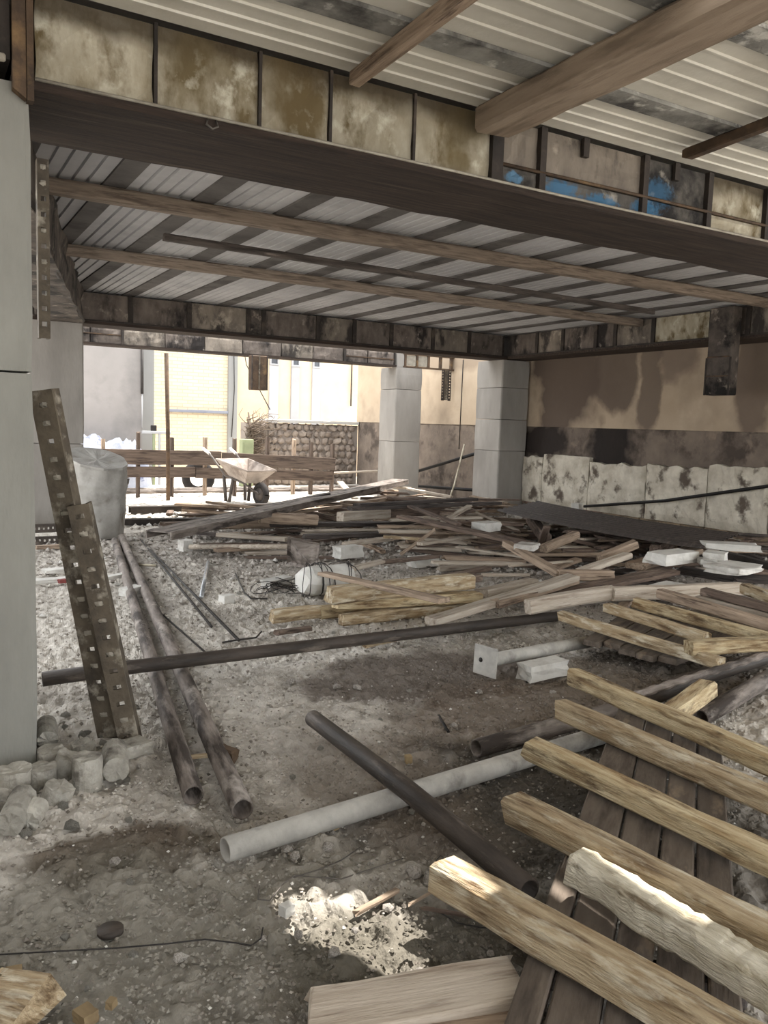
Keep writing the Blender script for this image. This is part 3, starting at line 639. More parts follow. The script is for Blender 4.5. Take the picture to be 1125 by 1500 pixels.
for v in bm.verts:
    e = max(0, 1-(v.co.x**2)**1.5)*max(0, 1-abs(v.co.y)**2)
    v.co = Vector((3.35+v.co.x*.95, 17.0+v.co.y*.35, (.95*e**.35+.28*noise.noise(Vector((v.co.x*5,v.co.y*3,1)))+.1*noise.noise(Vector((v.co.x*14,v.co.y*8,4))))*min(1, e*4)))
MB().frombm(bm).build('plastic_sheet', 'tarp', tp)
gb = empty('utility_box', (6.42,16.9,0), 'pale green utility box with dry bush before the stone wall', 'utility box')
MB().bevbox((6.2,16.8,0),(6.46,17.0,1.02),.012).build('cabinet', 'green', gb); MB().box((6.23,16.79,.1),(6.43,16.8,.95)).build('door', 'green', gb)
bu = empty('dry_bush', (6.6,17.05,1.0), 'leafless dry bush over the end of the stone wall', 'bush')
mb = MB(); rr = random.Random(4)
mb.tube([(6.55,17.12,0),(6.52,17.12,1.0),(6.44,17.1,1.6)], [.05,.04,.02], 6)
for i in range(90):
    p = Vector((6.42+rr.uniform(-.06,.2), 17.06, rr.uniform(.6,1.45))); pts = [p]
    for k in range(3):
        p = p+Vector((rr.uniform(-.12,.26), rr.uniform(-.12,.08), rr.uniform(-.05,.16))); pts.append(p)
    mb.tube(pts, [.012,.009,.006,.004], 4, cap=False)
mb.build('twigs', 'twig', bu)['kind'] = 'stuff'
rnd = random.Random(21)
for i, (px, lab) in enumerate(((3.05,'old tyre half hidden under the board fence, left one'),(4.6,'old tyre half hidden under the board fence, right one'))):
    t = empty('old_tyre', (px*1.1,16.2,.2), lab, 'tyre')
    mb = MB(); pts = [(px*1.1+.26*math.cos(a), 16.2, .24+.26*math.sin(a)) for a in [2*math.pi*k/20 for k in range(21)]]
    mb.tube(pts, .085, 8, cap=False); mb.build('tread', 'rubber', t)
fn = empty('board_fence', (5.0,14.8,0), 'brown board fence nailed to short posts across the rear opening', 'fence')
for i, (x_, zt, zb) in enumerate(((2.95,1.02,.02),(3.533,1.15,-.02),(4.14,1.06,-.02),(4.76,1.08,0),(5.339,1.07,-.02),(5.982,1.12,-.02),(6.538,1.08,-.02),(6.921,1.02,.0),(7.388,1.0,0))):
    timber('post', (x_,14.86,zb), (x_+rnd.uniform(-.02,.02),14.86,zt), .1, .06, 'fence' if i % 3 else 'greywood', parent=fn)
for (x0, x1, za, zb, h) in ((2.3,5.05,.72,.70,.27),(5.07,7.42,.69,.60,.25),(2.3,4.55,.45,.44,.2),(4.57,7.36,.43,.36,.2)):
    timber('board', (x0,14.8,za), (x1,14.8,zb), .045, h, 'fence', parent=fn, rag=.006)
vp = pipe('standing_pipe', [(3.87,14.1,-.02),(3.86,14.1,1.2),(3.8,14.0,2.5)], .035, 'rust', 'tall rusty pipe standing upright in the rear opening', hollow=False)
# pale rods lying in the yard
for i in range(3):
    pipe('yard_rail', [(2.6+.2*i,15.3+.3*i,.04),(8.6,15.15+.3*i,.06)], .03, 'dust_pipe', 'long thin rail lying on the bright yard ground behind the fence', 'rail', group='rails on the yard ground', hollow=False, seg=8)

# ------------------------------------------------------------------ wheelbarrow
wb = empty('wheelbarrow', (5.0,13.35,0), 'dusty metal wheelbarrow facing the heap before the board fence', 'wheelbarrow')
bu_, bv_ = Vector((.255,-.967,0)), Vector((.967,.255,0)); B0 = Vector((5.0,13.35,0)); BZ = Vector((0,0,1))
Q = lambda u, v, z: B0+bu_*u+bv_*v+BZ*z
mb = MB()
top = [Q(-.42,-.33,.74),Q(.46,-.30,.58),Q(.46,.30,.58),Q(-.42,.33,.74)]; bot = [Q(-.2,-.17,.42),Q(.2,-.15,.36),Q(.2,.15,.36),Q(-.2,.17,.42)]
topi = [p+(B0+BZ*.62-p)*.03+BZ*.004 for p in top]; boti = [p+BZ*.015+(B0+BZ*.4-p)*.03 for p in bot]
mb.add(top+bot+topi+boti, [(0,1,5,4),(1,2,6,5),(2,3,7,6),(3,0,4,7),(4,5,6,7),(9,8,12,13),(10,9,13,14),(11,10,14,15),(8,11,15,12),(15,14,13,12),(0,8,9,1),(1,9,10,2),(2,10,11,3),(3,11,8,0)])
tray = mb.build('tray', 'barrow', wb)
MB().tube(top+[top[0]], .014, 6, cap=False).build('rim', 'barrow', tray)
for s in (-1,1):
    rail = MB().tube([Q(.5,s*.09,.2),Q(.15,s*.15,.36),Q(-.3,s*.22,.46),Q(-.6,s*.27,.74),Q(-.74,s*.28,.84)], .018, 8).build('frame_rail', 'barrow_dark', wb)
    MB().tube([Q(-.7,s*.278,.815),Q(-.9,s*.285,.9)], .026, 8).build('grip', 'grip', rail)
    lg = MB(); lg.tube([Q(-.12,s*.18,.42),Q(-.2,s*.2,.02),Q(-.3,s*.2,.02),Q(-.34,s*.22,.47)], .03, 8).build('leg', 'barrow_dark', wb)
wy = MB(); pts = [Q(.44+.15*math.cos(a),0,.19+.15*math.sin(a)) for a in [2*math.pi*k/18 for k in range(19)]]
wy.tube(pts, .055, 8, cap=False).build('tyre', 'rubber', wb)
MB().tube([Q(.44,-.05,.19),Q(.44,.05,.19)], .11, 12).build('hub', 'barrow_dark', wb)

# ------------------------------------------------------------------ drum
dr = empty('metal_drum', (1.93,9.85,0), 'dented grey drum leaning by the rear left column', 'drum')
def drum_ring(u, a):
    cx, cy = 1.93-.05*u, 9.88-.05*u; r = .245+.085*u**.8
    th = 1+.022*math.sin(9*a+3*math.sin(5*u))*u+.09*noise.noise(Vector((math.cos(a)*2.2,math.sin(a)*2.2,u*1.6)))+.06*noise.noise(Vector((math.cos(a)*6,math.sin(a)*6,u*2+5)))
    return (cx+r*th*math.cos(a), cy+r*th*math.sin(a), .0+.92*u-.03*u*math.cos(a)+.1*u**4*math.sin(a))
mb = MB(); n = 44; k = 26; P = []
for j in range(k+1):
    u = j/k
    rib = .018*(math.exp(-((u-.36)/.02)**2)+math.exp(-((u-.68)/.02)**2))
    for i in range(n):
        a = 2*math.pi*i/n; p = Vector(drum_ring(u,a)); c_ = Vector((1.93-.05*u,9.88-.05*u,p.z)); P.append(tuple(p+(p-c_).normalized()*rib))
mb.add(P, [(j*n+i,j*n+(i+1)%n,(j+1)*n+(i+1)%n,(j+1)*n+i) for j in range(k) for i in range(n)]+[tuple(range(n))], True); mb.smooth[-1] = False
mb.build('shell', 'drum', dr)
mb = MB(); P = [Vector(drum_ring(1.0,2*math.pi*i/n)) for i in range(n)]; cc_ = sum(P, Vector())/n
V_ = [cc_+(p-cc_)*1.02+BZ*.008 for p in P]+[cc_+(p-cc_)*1.02-BZ*.02 for p in P]+[cc_+(p-cc_)*.93+BZ*.004 for p in P]+[cc_+(p-cc_)*.5-BZ*(.012+.012*math.sin(i)) for i, p in enumerate(P)]+[cc_-BZ*.015]
mb.add(V_, [(i,(i+1)%n,n+(i+1)%n,n+i) for i in range(n)]+[(2*n+i,2*n+(i+1)%n,(i+1)%n,i) for i in range(n)]+[(3*n+i,3*n+(i+1)%n,2*n+(i+1)%n,2*n+i) for i in range(n)]+[(4*n,3*n+(i+1)%n,3*n+i) for i in range(n)])
mb.build('lid', 'drum', dr)

# ------------------------------------------------------------------ leaning perforated struts
def leaning(label, base, topp, w, wdir, ndir, seedp, plug):
    t = empty('perforated_strut', base, label, 'strut'); b = Vector(base); a = Vector(topp)-b
    U = a.normalized(); W = (Vector(wdir)-U*U.dot(Vector(wdir))).normalized(); Nn = U.cross(W)
    if Nn.dot(Vector(ndir)) < 0: Nn = -Nn
    ladder(t, b, U, W, Nn, a.length, w, .075, (.02,.034), 'channel', fl=.05, plug=plug)
    return t
s1 = leaning('taller perforated strut caked with mortar, leaning on the left column', (.735,3.60,.0), (.475,3.62,1.5), .1, (.8,-.6,0), (-.6,-.8,.1), 1, .5)
s2 = leaning('shorter perforated strut leaning in front of the taller one', (.80,3.50,.0), (.595,3.51,1.04), .085, (.9,-.4,0), (-.4,-.9,.1), 2, .35)

# ------------------------------------------------------------------ pipes on the floor
pipe('scaffold_pipe', [(1.94,9.207,0.05),(0.864,2.799,0.045)], .038, 'dust_pipe', 'dusty open pipe from the drum towards the viewer, left of two', seg=18, wob=.004)
pipe('scaffold_pipe', [(2.067,9.451,0.05),(0.986,2.62,0.045)], .04, 'dust_pipe', 'dusty open pipe from the drum towards the viewer, right of two', seg=18, wob=.004)
pipe('scaffold_pipe', [(0.54,4.198,0.115),(0.938,4.186,0.128),(1.425,4.182,0.13),(2.337,4.324,0.09),(4.127,4.476,0.05)], .036, 'dark_pipe', 'long dark pipe lying across two dusty pipes from left column to timber', seg=16)
pipe('scaffold_pipe', [(0.84,2.38,0.045),(2.624,2.583,0.045),(3.33,2.646,0.045)], .04, 'pale_pipe', 'whitish dusty pipe lying crosswise in the foreground, open left end', seg=18)
pipe('scaffold_pipe', [(1.537,3.219,0.09),(1.495,2.33,0.125),(1.496,1.686,0.1)], .037, 'dark_pipe', 'dark pipe lying over the whitish pipe, running under the timber', seg=18)
pipe('scaffold_pipe', [(2.068,2.709,0.045),(2.996,2.801,0.045)], .04, 'dust_pipe', 'short rusty open pipe end beyond the whitish pipe', seg=18)
pipe('scaffold_pipe', [(3.158,2.82,0.05),(3.625,2.938,0.06),(4.662,3.079,0.07)], .045, 'dark_pipe', 'dark pipe under the twisted bar at the right edge', seg=16)
pipe('scaffold_pipe', [(3.267,2.534,0.05),(4.31,2.837,0.06)], .045, 'dust_pipe', 'lumpy crusted pipe nearest the viewer at the right edge', seg=16)
# twisted bar
a, b = Vector((2.998,2.743,0.125)), Vector((4.449,2.898,0.17)); mw, L = frame(a, b); mb = MB(); P = []; n = 150
for i in range(n+1):
    u = i/n
    for k in range(10):
        an = 2*math.pi*k/10; rr_ = .02*(1+.16*math.cos(an*2-u*L/.022)); P.append((-L/2+L*u, rr_*math.cos(an), rr_*math.sin(an)))
mb.add(P, [(i*10+k,i*10+(k+1)%10,(i+1)*10+(k+1)%10,(i+1)*10+k) for i in range(n) for k in range(10)]+[tuple(range(10)),tuple(n*10+k for k in range(10))])
o = mb.build('ribbed_bar', 'greywood'); o.matrix_world = mw; o.data.materials[0] = M['dust_pipe']; tag(o, 'thick grey ribbed reinforcing bar lying over pipes at the right edge', 'rebar')
pipe('leaning_pole', [(8.95,9.3,.27),(9.0,7.8,.5),(9.05,6.2,.84),(9.06,5.4,1.0)], .022, 'black_pipe', 'thin dark pole leaning along the crusty base of the right wall', 'pole', hollow=False)
pipe('leaning_pole', [(9.02,14.2,.5),(9.1,12.1,1.0)], .03, 'black_pipe', 'dark pole sloping against the beige wall between the columns', 'pole', hollow=False)
pipe('low_rail', [(8.75,14.5,.2),(9.1,12.0,.28)], .03, 'black_pipe', 'dark low rail at the foot of the beige wall between columns', 'rail', hollow=False)
pipe('pale_hose', [(8.5,12.3,.06),(8.75,12.5,.35),(8.95,12.65,.7),(9.12,12.75,1.1)], .016, 'bleached', 'pale curved hose hanging on the beige wall between columns', 'hose', hollow=False)
for (p0, p1, rr_, m_, lab) in (((2.276,9.436,0.02),(1.737,5.245,0.02),.009,'rod','thin dark rod from the heap, left of the pair'),((2.189,8.66,0.02),(1.783,4.844,0.02),.01,'rod','thin dark rod from the heap, right of the pair'),((1.541,5.898,0.015),(1.513,4.69,0.015),.006,'rod','short thin rod touching the right dusty pipe'),((2.508,7.699,0.025),(1.958,6.17,0.025),.017,'zinc','short shiny tube lying alone on the dirt'),((1.814,7.807,0.02),(1.999,7.702,0.02),.012,'bleached','short white stick lying near the drum')):
    pipe('thin_rod', [p0,p1], rr_, m_, lab, 'rod', hollow=False, seg=8)
pipe('bent_rod', [(2.562,7.073,0.015),(2.339,6.243,0.015),(2.306,6.002,0.015),(2.425,5.956,0.015)], .007, 'rod', 'thin bent rod lying right of the shiny tube', 'rod', hollow=False, seg=6)
pipe('bent_rod', [(1.683,4.866,0.012),(1.8,4.888,0.012),(1.917,4.893,0.012),(2.005,5.02,0.014)], .006, 'rod', 'thin curled rod at the end of the rod pair', 'rod', hollow=False, seg=6)
# props with base plates
p1 = empty('steel_prop', (2.781,3.66,0.0), 'whitish steel prop with square base plate lying near mid floor', 'prop')
aa, bb = Vector((2.794,3.609,0.1)), Vector((3.763,3.802,0.06)); mw, L = frame(aa, bb); inv = Matrix.Translation(-p1.location)@mw
mb = MB().tube([(-L/2,0,0),(L/2+.03,0,0)], .038, 16); o = mb.build('tube', 'pale_pipe', p1, loc=None, mw=None); o.data.transform(Matrix.Translation(p1.location)); o.matrix_parent_inverse = Matrix(); o.matrix_local = inv
mb = MB().bevbox((-L/2-.01,-.085,-.085),(-L/2,.085,.085),.003); o2 = mb.build('base_plate', 'pale_pipe', p1); o2.data.transform(Matrix.Translation(p1.location)); o2.matrix_local = inv
mb = MB().tube([(-L/2-.012,.03,.0),(-L/2-.0095,.03,.0)], .014, 10); o3 = mb.build('bolt_hole', 'black_pipe'); o3.parent = o2; o3.matrix_local = Matrix()
p2 = empty('steel_prop', (3.304,7.284,0.0), 'rusty prop with tilted grey base plate lying before the heap', 'prop')
a_, b_ = Vector((2.575,8.531,0.05)), Vector((3.374,7.582,0.15))
MB().tube([a_,b_], .026, 12).build('tube', 'palewood', p2)
mw, L = frame(a_, b_)
P0 = [Vector(p) for p in ((3.083,7.106,0.33),(3.371,7.003,0.26),(3.28,6.859,0.02),(3.194,7.366,0.02))]; off = Vector((.02,.03,0))
MB().hexa(P0, [p+off for p in P0]).build('base_plate', 'dust_pipe', p2)

# ------------------------------------------------------------------ concrete cores by the left column
def core(a, b, r, label, group=None):
    a, b = Vector(a), Vector(b); mw, L = frame(a, b); mb = MB(); n = 18; rr = random.Random(int(a.x*5000+a.y*999)); P = []
    for i in range(7):
        u = -L/2+L*i/6
        for k in range(n):
            an = 2*math.pi*k/n; q = r*(1+rr.uniform(-.015,.015))*(.975 if i in (0,6) else 1); P.append((u+(rr.uniform(-.006,.006) if i in (0,6) else 0), q*math.cos(an), q*math.sin(an)))
    P += [(-L/2+rr.uniform(-.004,.01),0,0),(L/2+rr.uniform(-.01,.004),0,0)]
    F_ = [(i*n+k,i*n+(k+1)%n,(i+1)*n+(k+1)%n,(i+1)*n+k) for i in range(6) for k in range(n)]+[(7*n,(k+1)%n,k) for k in range(n)]+[(7*n+1,6*n+k,6*n+(k+1)%n) for k in range(n)]
    o = mb.add(P, F_).build('concrete_core', 'core'); o.matrix_world = mw; tag(o, label, 'concrete core', group)
def up(p, h, r, label, tilt=0, group='concrete cores at the foot of the column'):
    p = Vector(p); p.z = gz(p.x,p.y)-.012
    core(p, p+Vector((tilt,-tilt*.4,h)), r, label, group)
up((0.314,3.219,0.0),.095,.062,'squat concrete core standing at the bottom left corner of the column')
up((0.406,3.226,0.0),.085,.058,'squat concrete core standing before the column edge')
up((0.496,3.306,0.0),.08,.055,'concrete core standing between column and strut, tilted',.03)
up((0.561,3.151,0.0),.13,.056,'taller concrete core standing right of the squat ones')
up((0.469,3.421,0.0),.07,.055,'low concrete core against the column edge')
up((0.434,3.085,0.0),.06,.055,'low flat concrete core nearest the viewer in the cluster',.02)
up((0.6,3.458,0.0),.06,.05,'flat concrete core behind the taller one')
def lying(p0, p1, r, label): 
    core(p0, p1, r, label, 'concrete cores at the foot of the column')
lying((0.662,3.127,0.05), (0.697,3.318,0.055), .05, 'concrete core lying on its side under the strut end')
lying((0.259,2.842,0.05), (0.322,3.004,0.07), .045, 'concrete core lying tilted at the picture edge')
lying((0.474,3.543,0.05), (0.493,3.721,0.06), .042, 'small square-ended core lying behind the column edge')
lying((0.24,2.948,0.05), (0.254,3.032,0.06), .045, 'concrete core cut by the left picture edge')
lying((0.317,2.873,0.03), (0.358,2.946,0.05), .04, 'thin concrete core lying between the squat cores')

# ------------------------------------------------------------------ shutter panels (formwork boards) in the right foreground
def lerp4(c, u, v):
    a, b, d, e = [Vector(p) for p in c]      # near-left, near-right, far-right, far-left
    return a.lerp(b, u).lerp(e.lerp(d, u), v)
def panel(label, corners, n, th, m='board', ends=.03, ws=None, fan=0):
    o = sum((Vector(p) for p in corners), Vector())/4
    t = empty('shutter_panel', (o.x,o.y,0), label, 'shutter panel'); us = ws or [i/n for i in range(n+1)]
    for i in range(len(us)-1):
        g = .008; rr = random.Random(i*7+int(o.x*100)); v0, v1 = rr.uniform(-ends,ends)*.5, 1+rr.uniform(-ends,ends)*.5
        K = 8; P = []; dz = rr.uniform(-.004,.004)
        for k in range(K+1):
            v = v0+(v1-v0)*k/K
            A, B = lerp4(corners, us[i]+g, v), lerp4(corners, us[i+1]-g, v)
            cz = Vector((0,0,dz+rr.uniform(-.002,.002)))
            A += cz; B += cz; e = (B-A).normalized()*.006; dn = Vector((0,0,-th)); s = Vector((0,0,-.006))
            P += [A+s, A+e, B-e, B+s, B+dn, A+dn]
        F_ = [(k*6+q,k*6+(q+1)%6,(k+1)*6+(q+1)%6,(k+1)*6+q) for k in range(K) for q in range(6)]+[tuple(range(6)),tuple(K*6+q for q in range(6))]
        ax = (Vector(corners[3])-Vector(corners[0])).normalized(); ang = math.atan2(ax.y, ax.x)
        c = sum((Vector(p) for p in P), Vector())/len(P); mw = Matrix.Translation(c-t.location) @ Matrix.Rotation(ang,4,'Z'); inv = (Matrix.Translation(c) @ Matrix.Rotation(ang,4,'Z')).inverted()
        ob = MB().add([inv@p for p in P], F_).build('board', m); ob.parent = t; ob.matrix_local = mw
    return t
panel('brown board shutter panel under the slanting timbers, far one', [(1.608,1.691,0.13),(1.949,1.351,0.13),(2.886,2.122,0.15),(2.792,2.611,0.15)], 4, .03, ws=[0,.3,.56,.78,1])
panel('brown board shutter panel in the bottom right corner, near one', [(0.956,1.196,0.08),(1.443,0.925,0.09),(1.806,1.234,0.1),(1.681,1.769,0.1)], 5, .03, ws=[0,.16,.4,.6,.84,1])
panel('board shutter panel under the slats at mid right', [(3.626,3.706,0.12),(3.764,3.109,0.12),(5.054,3.382,0.16),(4.702,4.263,0.16)], 5, .035, ends=.06)
for (a, b) in (((1.936,1.846,0.05),(2.128,1.522,0.05)),((2.725,2.538,0.06),(2.906,2.156,0.06)),((1.366,1.484,0.03),(1.772,1.186,0.03)),((4.073,3.941,0.04),(4.059,3.406,0.04))):
    timber('bearer', a, b, .07, .08, 'blackwood', 'dark bearer hidden under a shutter panel of boards', 'timber', group='bearers under the shutter panels')

T = timber
# cleats lying across
T('squared_timber', (2.805,2.931,0.205), (2.728,1.658,0.205), .075, .085, 'fresh', 'yellowish squared timber across the panel, farthest of six', 'timber', chunk=1)
T('squared_timber', (2.43,2.603,0.2), (2.463,1.486,0.2), .085, .085, 'fresh2', 'pale squared timber across the panel, second from the far end', 'timber', chunk=1)
T('squared_timber', (2.035,2.324,0.195), (2.122,1.265,0.195), .085, .085, 'fresh', 'tan squared timber with split left end, third across the panel', 'timber', chunk=1.2, rag=.02)
T('squared_timber', (1.664,1.971,0.19), (1.802,1.057,0.19), .1, .09, 'fresh2', 'weathered greyish squared timber, fourth across the panel', 'timber', chunk=1.2)
T('squared_timber', (1.578,1.596,0.2), (1.623,0.927,0.2), .1, .1, 'bleached', 'bleached chewed timber with bright sunlit end, fifth across the panel', 'timber', chunk=3)
T('squared_timber', (1.265,1.773,0.16), (1.482,0.833,0.16), .105, .1, 'fresh2', 'big squared timber nearest the viewer with pale sunlit end', 'timber', chunk=1)
T('squared_timber', (2.911,2.473,0.1), (3.449,2.649,0.14), .1, .09, 'fresh', 'short squared timber poking out behind the farthest cross timber', 'timber', chunk=1)
T('plank', (0.774,1.595,0.03), (1.279,1.461,0.04), .17, .04, 'palewood', 'cracked grey plank lying at the bottom edge', 'plank', rag=.015)
T('plank', (0.762,1.549,0.02), (1.232,1.376,0.02), .12, .03, 'greywood', 'darker plank under the cracked grey one at the bottom edge', 'plank')
T('wood_offcut', (0.14,1.982,0.03), (0.206,1.913,0.04), .2, .05, 'fresh2', 'torn tan wood offcut in the bottom left corner', 'offcut', rag=.04)
T('wood_offcut', (0.162,2.071,0.02), (0.182,2.089,0.02), .05, .03, 'fresh2', 'tiny tan wood chip above the corner offcut', 'offcut')
# slats at mid right
T('timber_strip', (3.769,4.075,0.17), (3.809,2.846,0.17), .06, .07, 'fresh2', 'long tan slat at the front edge of the mid right panel', 'slat', chunk=1)
T('timber_strip', (4.156,4.043,0.2), (4.102,3.176,0.2), .07, .07, 'fresh2', 'tan slat with pale left end, second on the mid right panel', 'slat', chunk=1)
T('timber_strip', (4.401,4.013,0.22), (4.383,2.731,0.22), .07, .075, 'fresh', 'yellow slat with bark-edge, third on the mid right panel', 'slat', chunk=1)
T('timber_strip', (4.726,4.085,0.25), (4.54,2.836,0.25), .08, .07, 'greywood', 'brown grey slat, fourth on the mid right panel', 'slat', chunk=1)
T('timber_strip', (4.948,3.92,0.22), (4.897,3.065,0.22), .06, .06, 'palewood', 'pale thin slat, fifth on the mid right panel', 'slat')
T('timber_strip', (4.98,3.91,0.28), (4.881,3.06,0.28), .07, .06, 'darkwood', 'dark slat behind the fourth on the mid right panel', 'slat')
T('timber_strip', (5.283,3.795,0.3), (4.986,3.129,0.3), .09, .08, 'fresh2', 'tan block at the right edge above the slats', 'slat')
T('squared_timber', (3.77,3.027,0.22), (4.532,2.828,0.22), .1, .08, 'fresh', 'thick pale timber lying across the slats at the right edge', 'timber', chunk=1)
T('squared_timber', (3.73,4.38,0.17), (4.53,4.341,0.22), .1, .1, 'palewood', 'long whitish grey beam in front of the heap, near half', 'timber', bow=.01)
T('squared_timber', (4.466,4.313,0.22), (5.736,4.151,0.2), .1, .1, 'palewood', 'long whitish grey beam in front of the heap, far half', 'timber')
T('plank', (4.155,4.781,0.12), (5.865,4.95,0.2), .2, .04, 'darkwood', 'dark wide plank right behind the whitish grey beam', 'plank')
# bundle in mid floor
T('squared_timber', (2.469,4.96,0.235), (3.724,5.042,0.235), .13, .12, 'fresh2', 'thick tan timber on top of the mid floor bundle', 'timber', chunk=1)
T('squared_timber', (2.587,5.097,0.14), (3.727,4.951,0.13), .12, .08, 'fresh', 'yellowish timber in the middle of the mid floor bundle', 'timber', chunk=1)
T('squared_timber', (2.167,5.253,0.05), (2.553,5.255,0.055), .1, .09, 'fresh2', 'orange-ended timber stub at the left of the mid floor bundle', 'timber', chunk=1)
T('squared_timber', (2.526,5.243,0.05), (3.429,5.201,0.05), .09, .09, 'fresh', 'mottled yellow timber along the front of the mid floor bundle', 'timber', chunk=1)
T('squared_timber', (2.586,4.994,0.045), (3.745,5.022,0.045), .09, .08, 'fresh2', 'rounded tan timber at the lower front of the mid floor bundle', 'timber', chunk=1)
T('plank', (2.681,5.499,0.28), (2.879,4.167,0.325), .1, .03, 'greywood', 'grey board lying aslant on top of the mid floor bundle', 'plank')
T('plank', (3.008,4.488,0.11), (4.58,4.849,0.24), .12, .05, 'palewood', 'long pale board reaching from the dark pipe into the heap', 'plank', rag=.02)
T('squared_timber', (3.798,5.001,0.12), (4.499,5.229,0.12), .12, .1, 'palewood', 'pale timber right of the mid floor bundle', 'timber')
T('plank', (3.599,4.575,0.16), (4.672,4.914,0.2), .1, .05, 'greywood', 'greyish pale board beside the long whitish beam', 'plank')
T('plank', (3.02,5.185,0.2), (3.979,5.296,0.2), .12, .06, 'darkwood', 'charred plank behind the top of the bundle', 'plank')
T('timber_strip', (2.467,4.428,0.02), (3.117,4.588,0.02), .05, .03, 'fresh2', 'split thin slat lying in front of the dark pipe', 'slat', rag=.03)
T('timber_strip', (2.073,4.927,0.02), (2.334,4.956,0.02), .05, .03, 'darkwood', 'short dark stick before the bundle near rubble', 'slat')
# boards of the heap named one by one
T('plank', (4.986,8.14,0.35), (5.212,6.189,0.3), .16, .04, 'darkwood', 'long dark board across the top of the heap towards the right', 'plank')
T('plank', (5.296,8.145,0.3), (5.366,6.37,0.24), .1, .04, 'darkwood', 'second dark board just before the long one on the heap', 'plank')
T('plank', (4.465,7.303,0.06), (4.733,7.077,0.34), .09, .035, 'greywood', 'grey board leaning up into the heap like a ramp', 'plank')
T('plank', (4.542,7.059,0.2), (5.407,7.294,0.22), .09, .03, 'palewood', 'pale board lying on the middle of the heap', 'plank')
T('plank', (5.44,7.968,0.3), (6.184,8.472,0.42), .08, .03, 'palewood', 'pale board rising towards the corner column', 'plank')
T('plank', (4.409,7.685,0.26), (4.982,7.462,0.26), .09, .035, 'palewood', 'light-ended plank at the left top of the heap', 'plank')
T('plank', (4.463,7.669,0.2), (4.787,7.35,0.2), .08, .03, 'fresh2', 'orange-ended plank just below the light-ended one', 'plank')
T('plank', (4.887,6.89,0.18), (5.289,6.322,0.14), .05, .02, 'palewood', 'thin light lath on the right middle of the heap', 'lath')
T('plank', (4.287,6.389,0.13), (5.196,6.176,0.1), .09, .03, 'palewood', 'pale splintered plank along the front of the heap', 'plank', rag=.04)
T('plank', (3.855,6.725,0.1), (4.548,6.746,0.12), .1, .03, 'darkwood', 'dark plank at the front left of the heap', 'plank')
T('plank', (3.947,5.915,0.08), (4.703,6.107,0.1), .1, .03, 'darkwood', 'dark plank between bundle and heap', 'plank')
T('plank', (4.427,5.834,0.1), (4.844,5.683,0.1), .05, .025, 'palewood', 'thin pale plank between bundle and heap', 'plank')
T('plank', (4.908,6.096,0.32), (4.737,5.148,0.2), .1, .06, 'greywood', 'grey timber pointing at the viewer at the right of the heap', 'timber')
T('squared_timber', (4.715,5.157,0.2), (5.151,4.964,0.2), .1, .09, 'greywood', 'grey block lying behind the whitish beam', 'timber')
T('plank', (4.988,5.194,0.2), (5.661,5.288,0.3), .1, .05, 'palewood', 'pale plank pointing up beside the white foam', 'plank')
T('squared_timber', (5.533,5.514,0.24), (5.96,5.482,0.36), .1, .08, 'greywood', 'grey timber stub sloping under the ribbed sheet', 'timber')
T('plank', (5.638,5.169,0.22), (6.791,5.488,0.26), .2, .06, 'greywood', 'broad brown grey plank next to the white foam scraps', 'plank')
T('plank', (4.591,5.659,0.2), (5.342,5.669,0.2), .03, .02, 'palewood', 'very thin pale lath at the right of the heap', 'lath')
T('squared_timber', (5.606,6.375,0.2), (6.221,6.561,0.3), .1, .08, 'greywood', 'stub of grey timber sloping up under the dark sheet', 'timber')
T('plank', (6.179,7.106,0.05), (6.008,6.796,0.36), .08, .04, 'darkwood', 'dark board standing nearly upright under the sheet', 'plank')
T('plank', (3.122,6.31,0.1), (3.877,6.674,0.12), .08, .03, 'palewood', 'pale board end behind the white wrapped lump', 'plank')
T('plank', (4.612,8.581,0.45), (6.649,9.006,0.45), .12, .04, 'blackwood', 'long black board at the back of the heap, upper', 'plank')
T('plank', (4.473,8.506,0.42), (6.964,8.883,0.4), .14, .04, 'blackwood', 'long black board at the back of the heap reaching the column', 'plank')
T('plank', (7.324,11.832,0.35), (7.534,10.811,0.3), .08, .04, 'palewood', 'pale board at the foot of the rear column', 'plank')
T('plank', (7.313,13.049,0.3), (7.444,11.96,0.35), .1, .04, 'palewood', 'sunlit pale board before the rear column', 'plank')
T('plank', (7.641,15.4,0.382), (8.738,15.4,0.426), .1, .04, 'palewood', 'pale board in the yard sun right of the fence', 'plank')
T('plank', (6.528,12.8,0.398), (6.354,11.9,0.197), .12, .03, 'palewood', 'sunlit plank pointing at the fence end', 'plank')
T('squared_timber', (3.219,10.031,0.1), (4.237,9.911,0.1), .15, .15, 'greywood', 'thick grey timber with square end below the long channel', 'timber')
T('squared_timber', (3.656,9.285,0.25), (4.327,9.085,0.22), .15, .14, 'greywood', 'shorter thick timber stub below the long channel', 'timber')
T('squared_timber', (4.539,8.874,0.28), (5.33,9.075,0.28), .15, .12, 'palewood', 'pale thick timber block in the back of the heap', 'timber')
T('squared_timber', (5.312,9.079,0.28), (6.185,9.217,0.28), .12, .12, 'darkwood', 'dark thick timber continuing the pale block', 'timber')
T('plank', (3.859,9.454,0.14), (5.832,9.0,0.14), .2, .05, 'blackwood', 'long black plank low across the heap', 'plank')
T('plank', (3.927,8.579,0.1), (5.023,8.503,0.1), .14, .05, 'blackwood', 'black plank behind the grey base plate', 'plank')
T('plank', (4.109,7.903,0.1), (4.75,8.006,0.12), .12, .04, 'palewood', 'pale grey plank right of the white wrapped lump', 'plank')
T('plank', (2.643,9.969,0.05), (3.665,8.866,0.04), .12, .03, 'blackwood', 'black plank at the left front of the heap', 'plank')
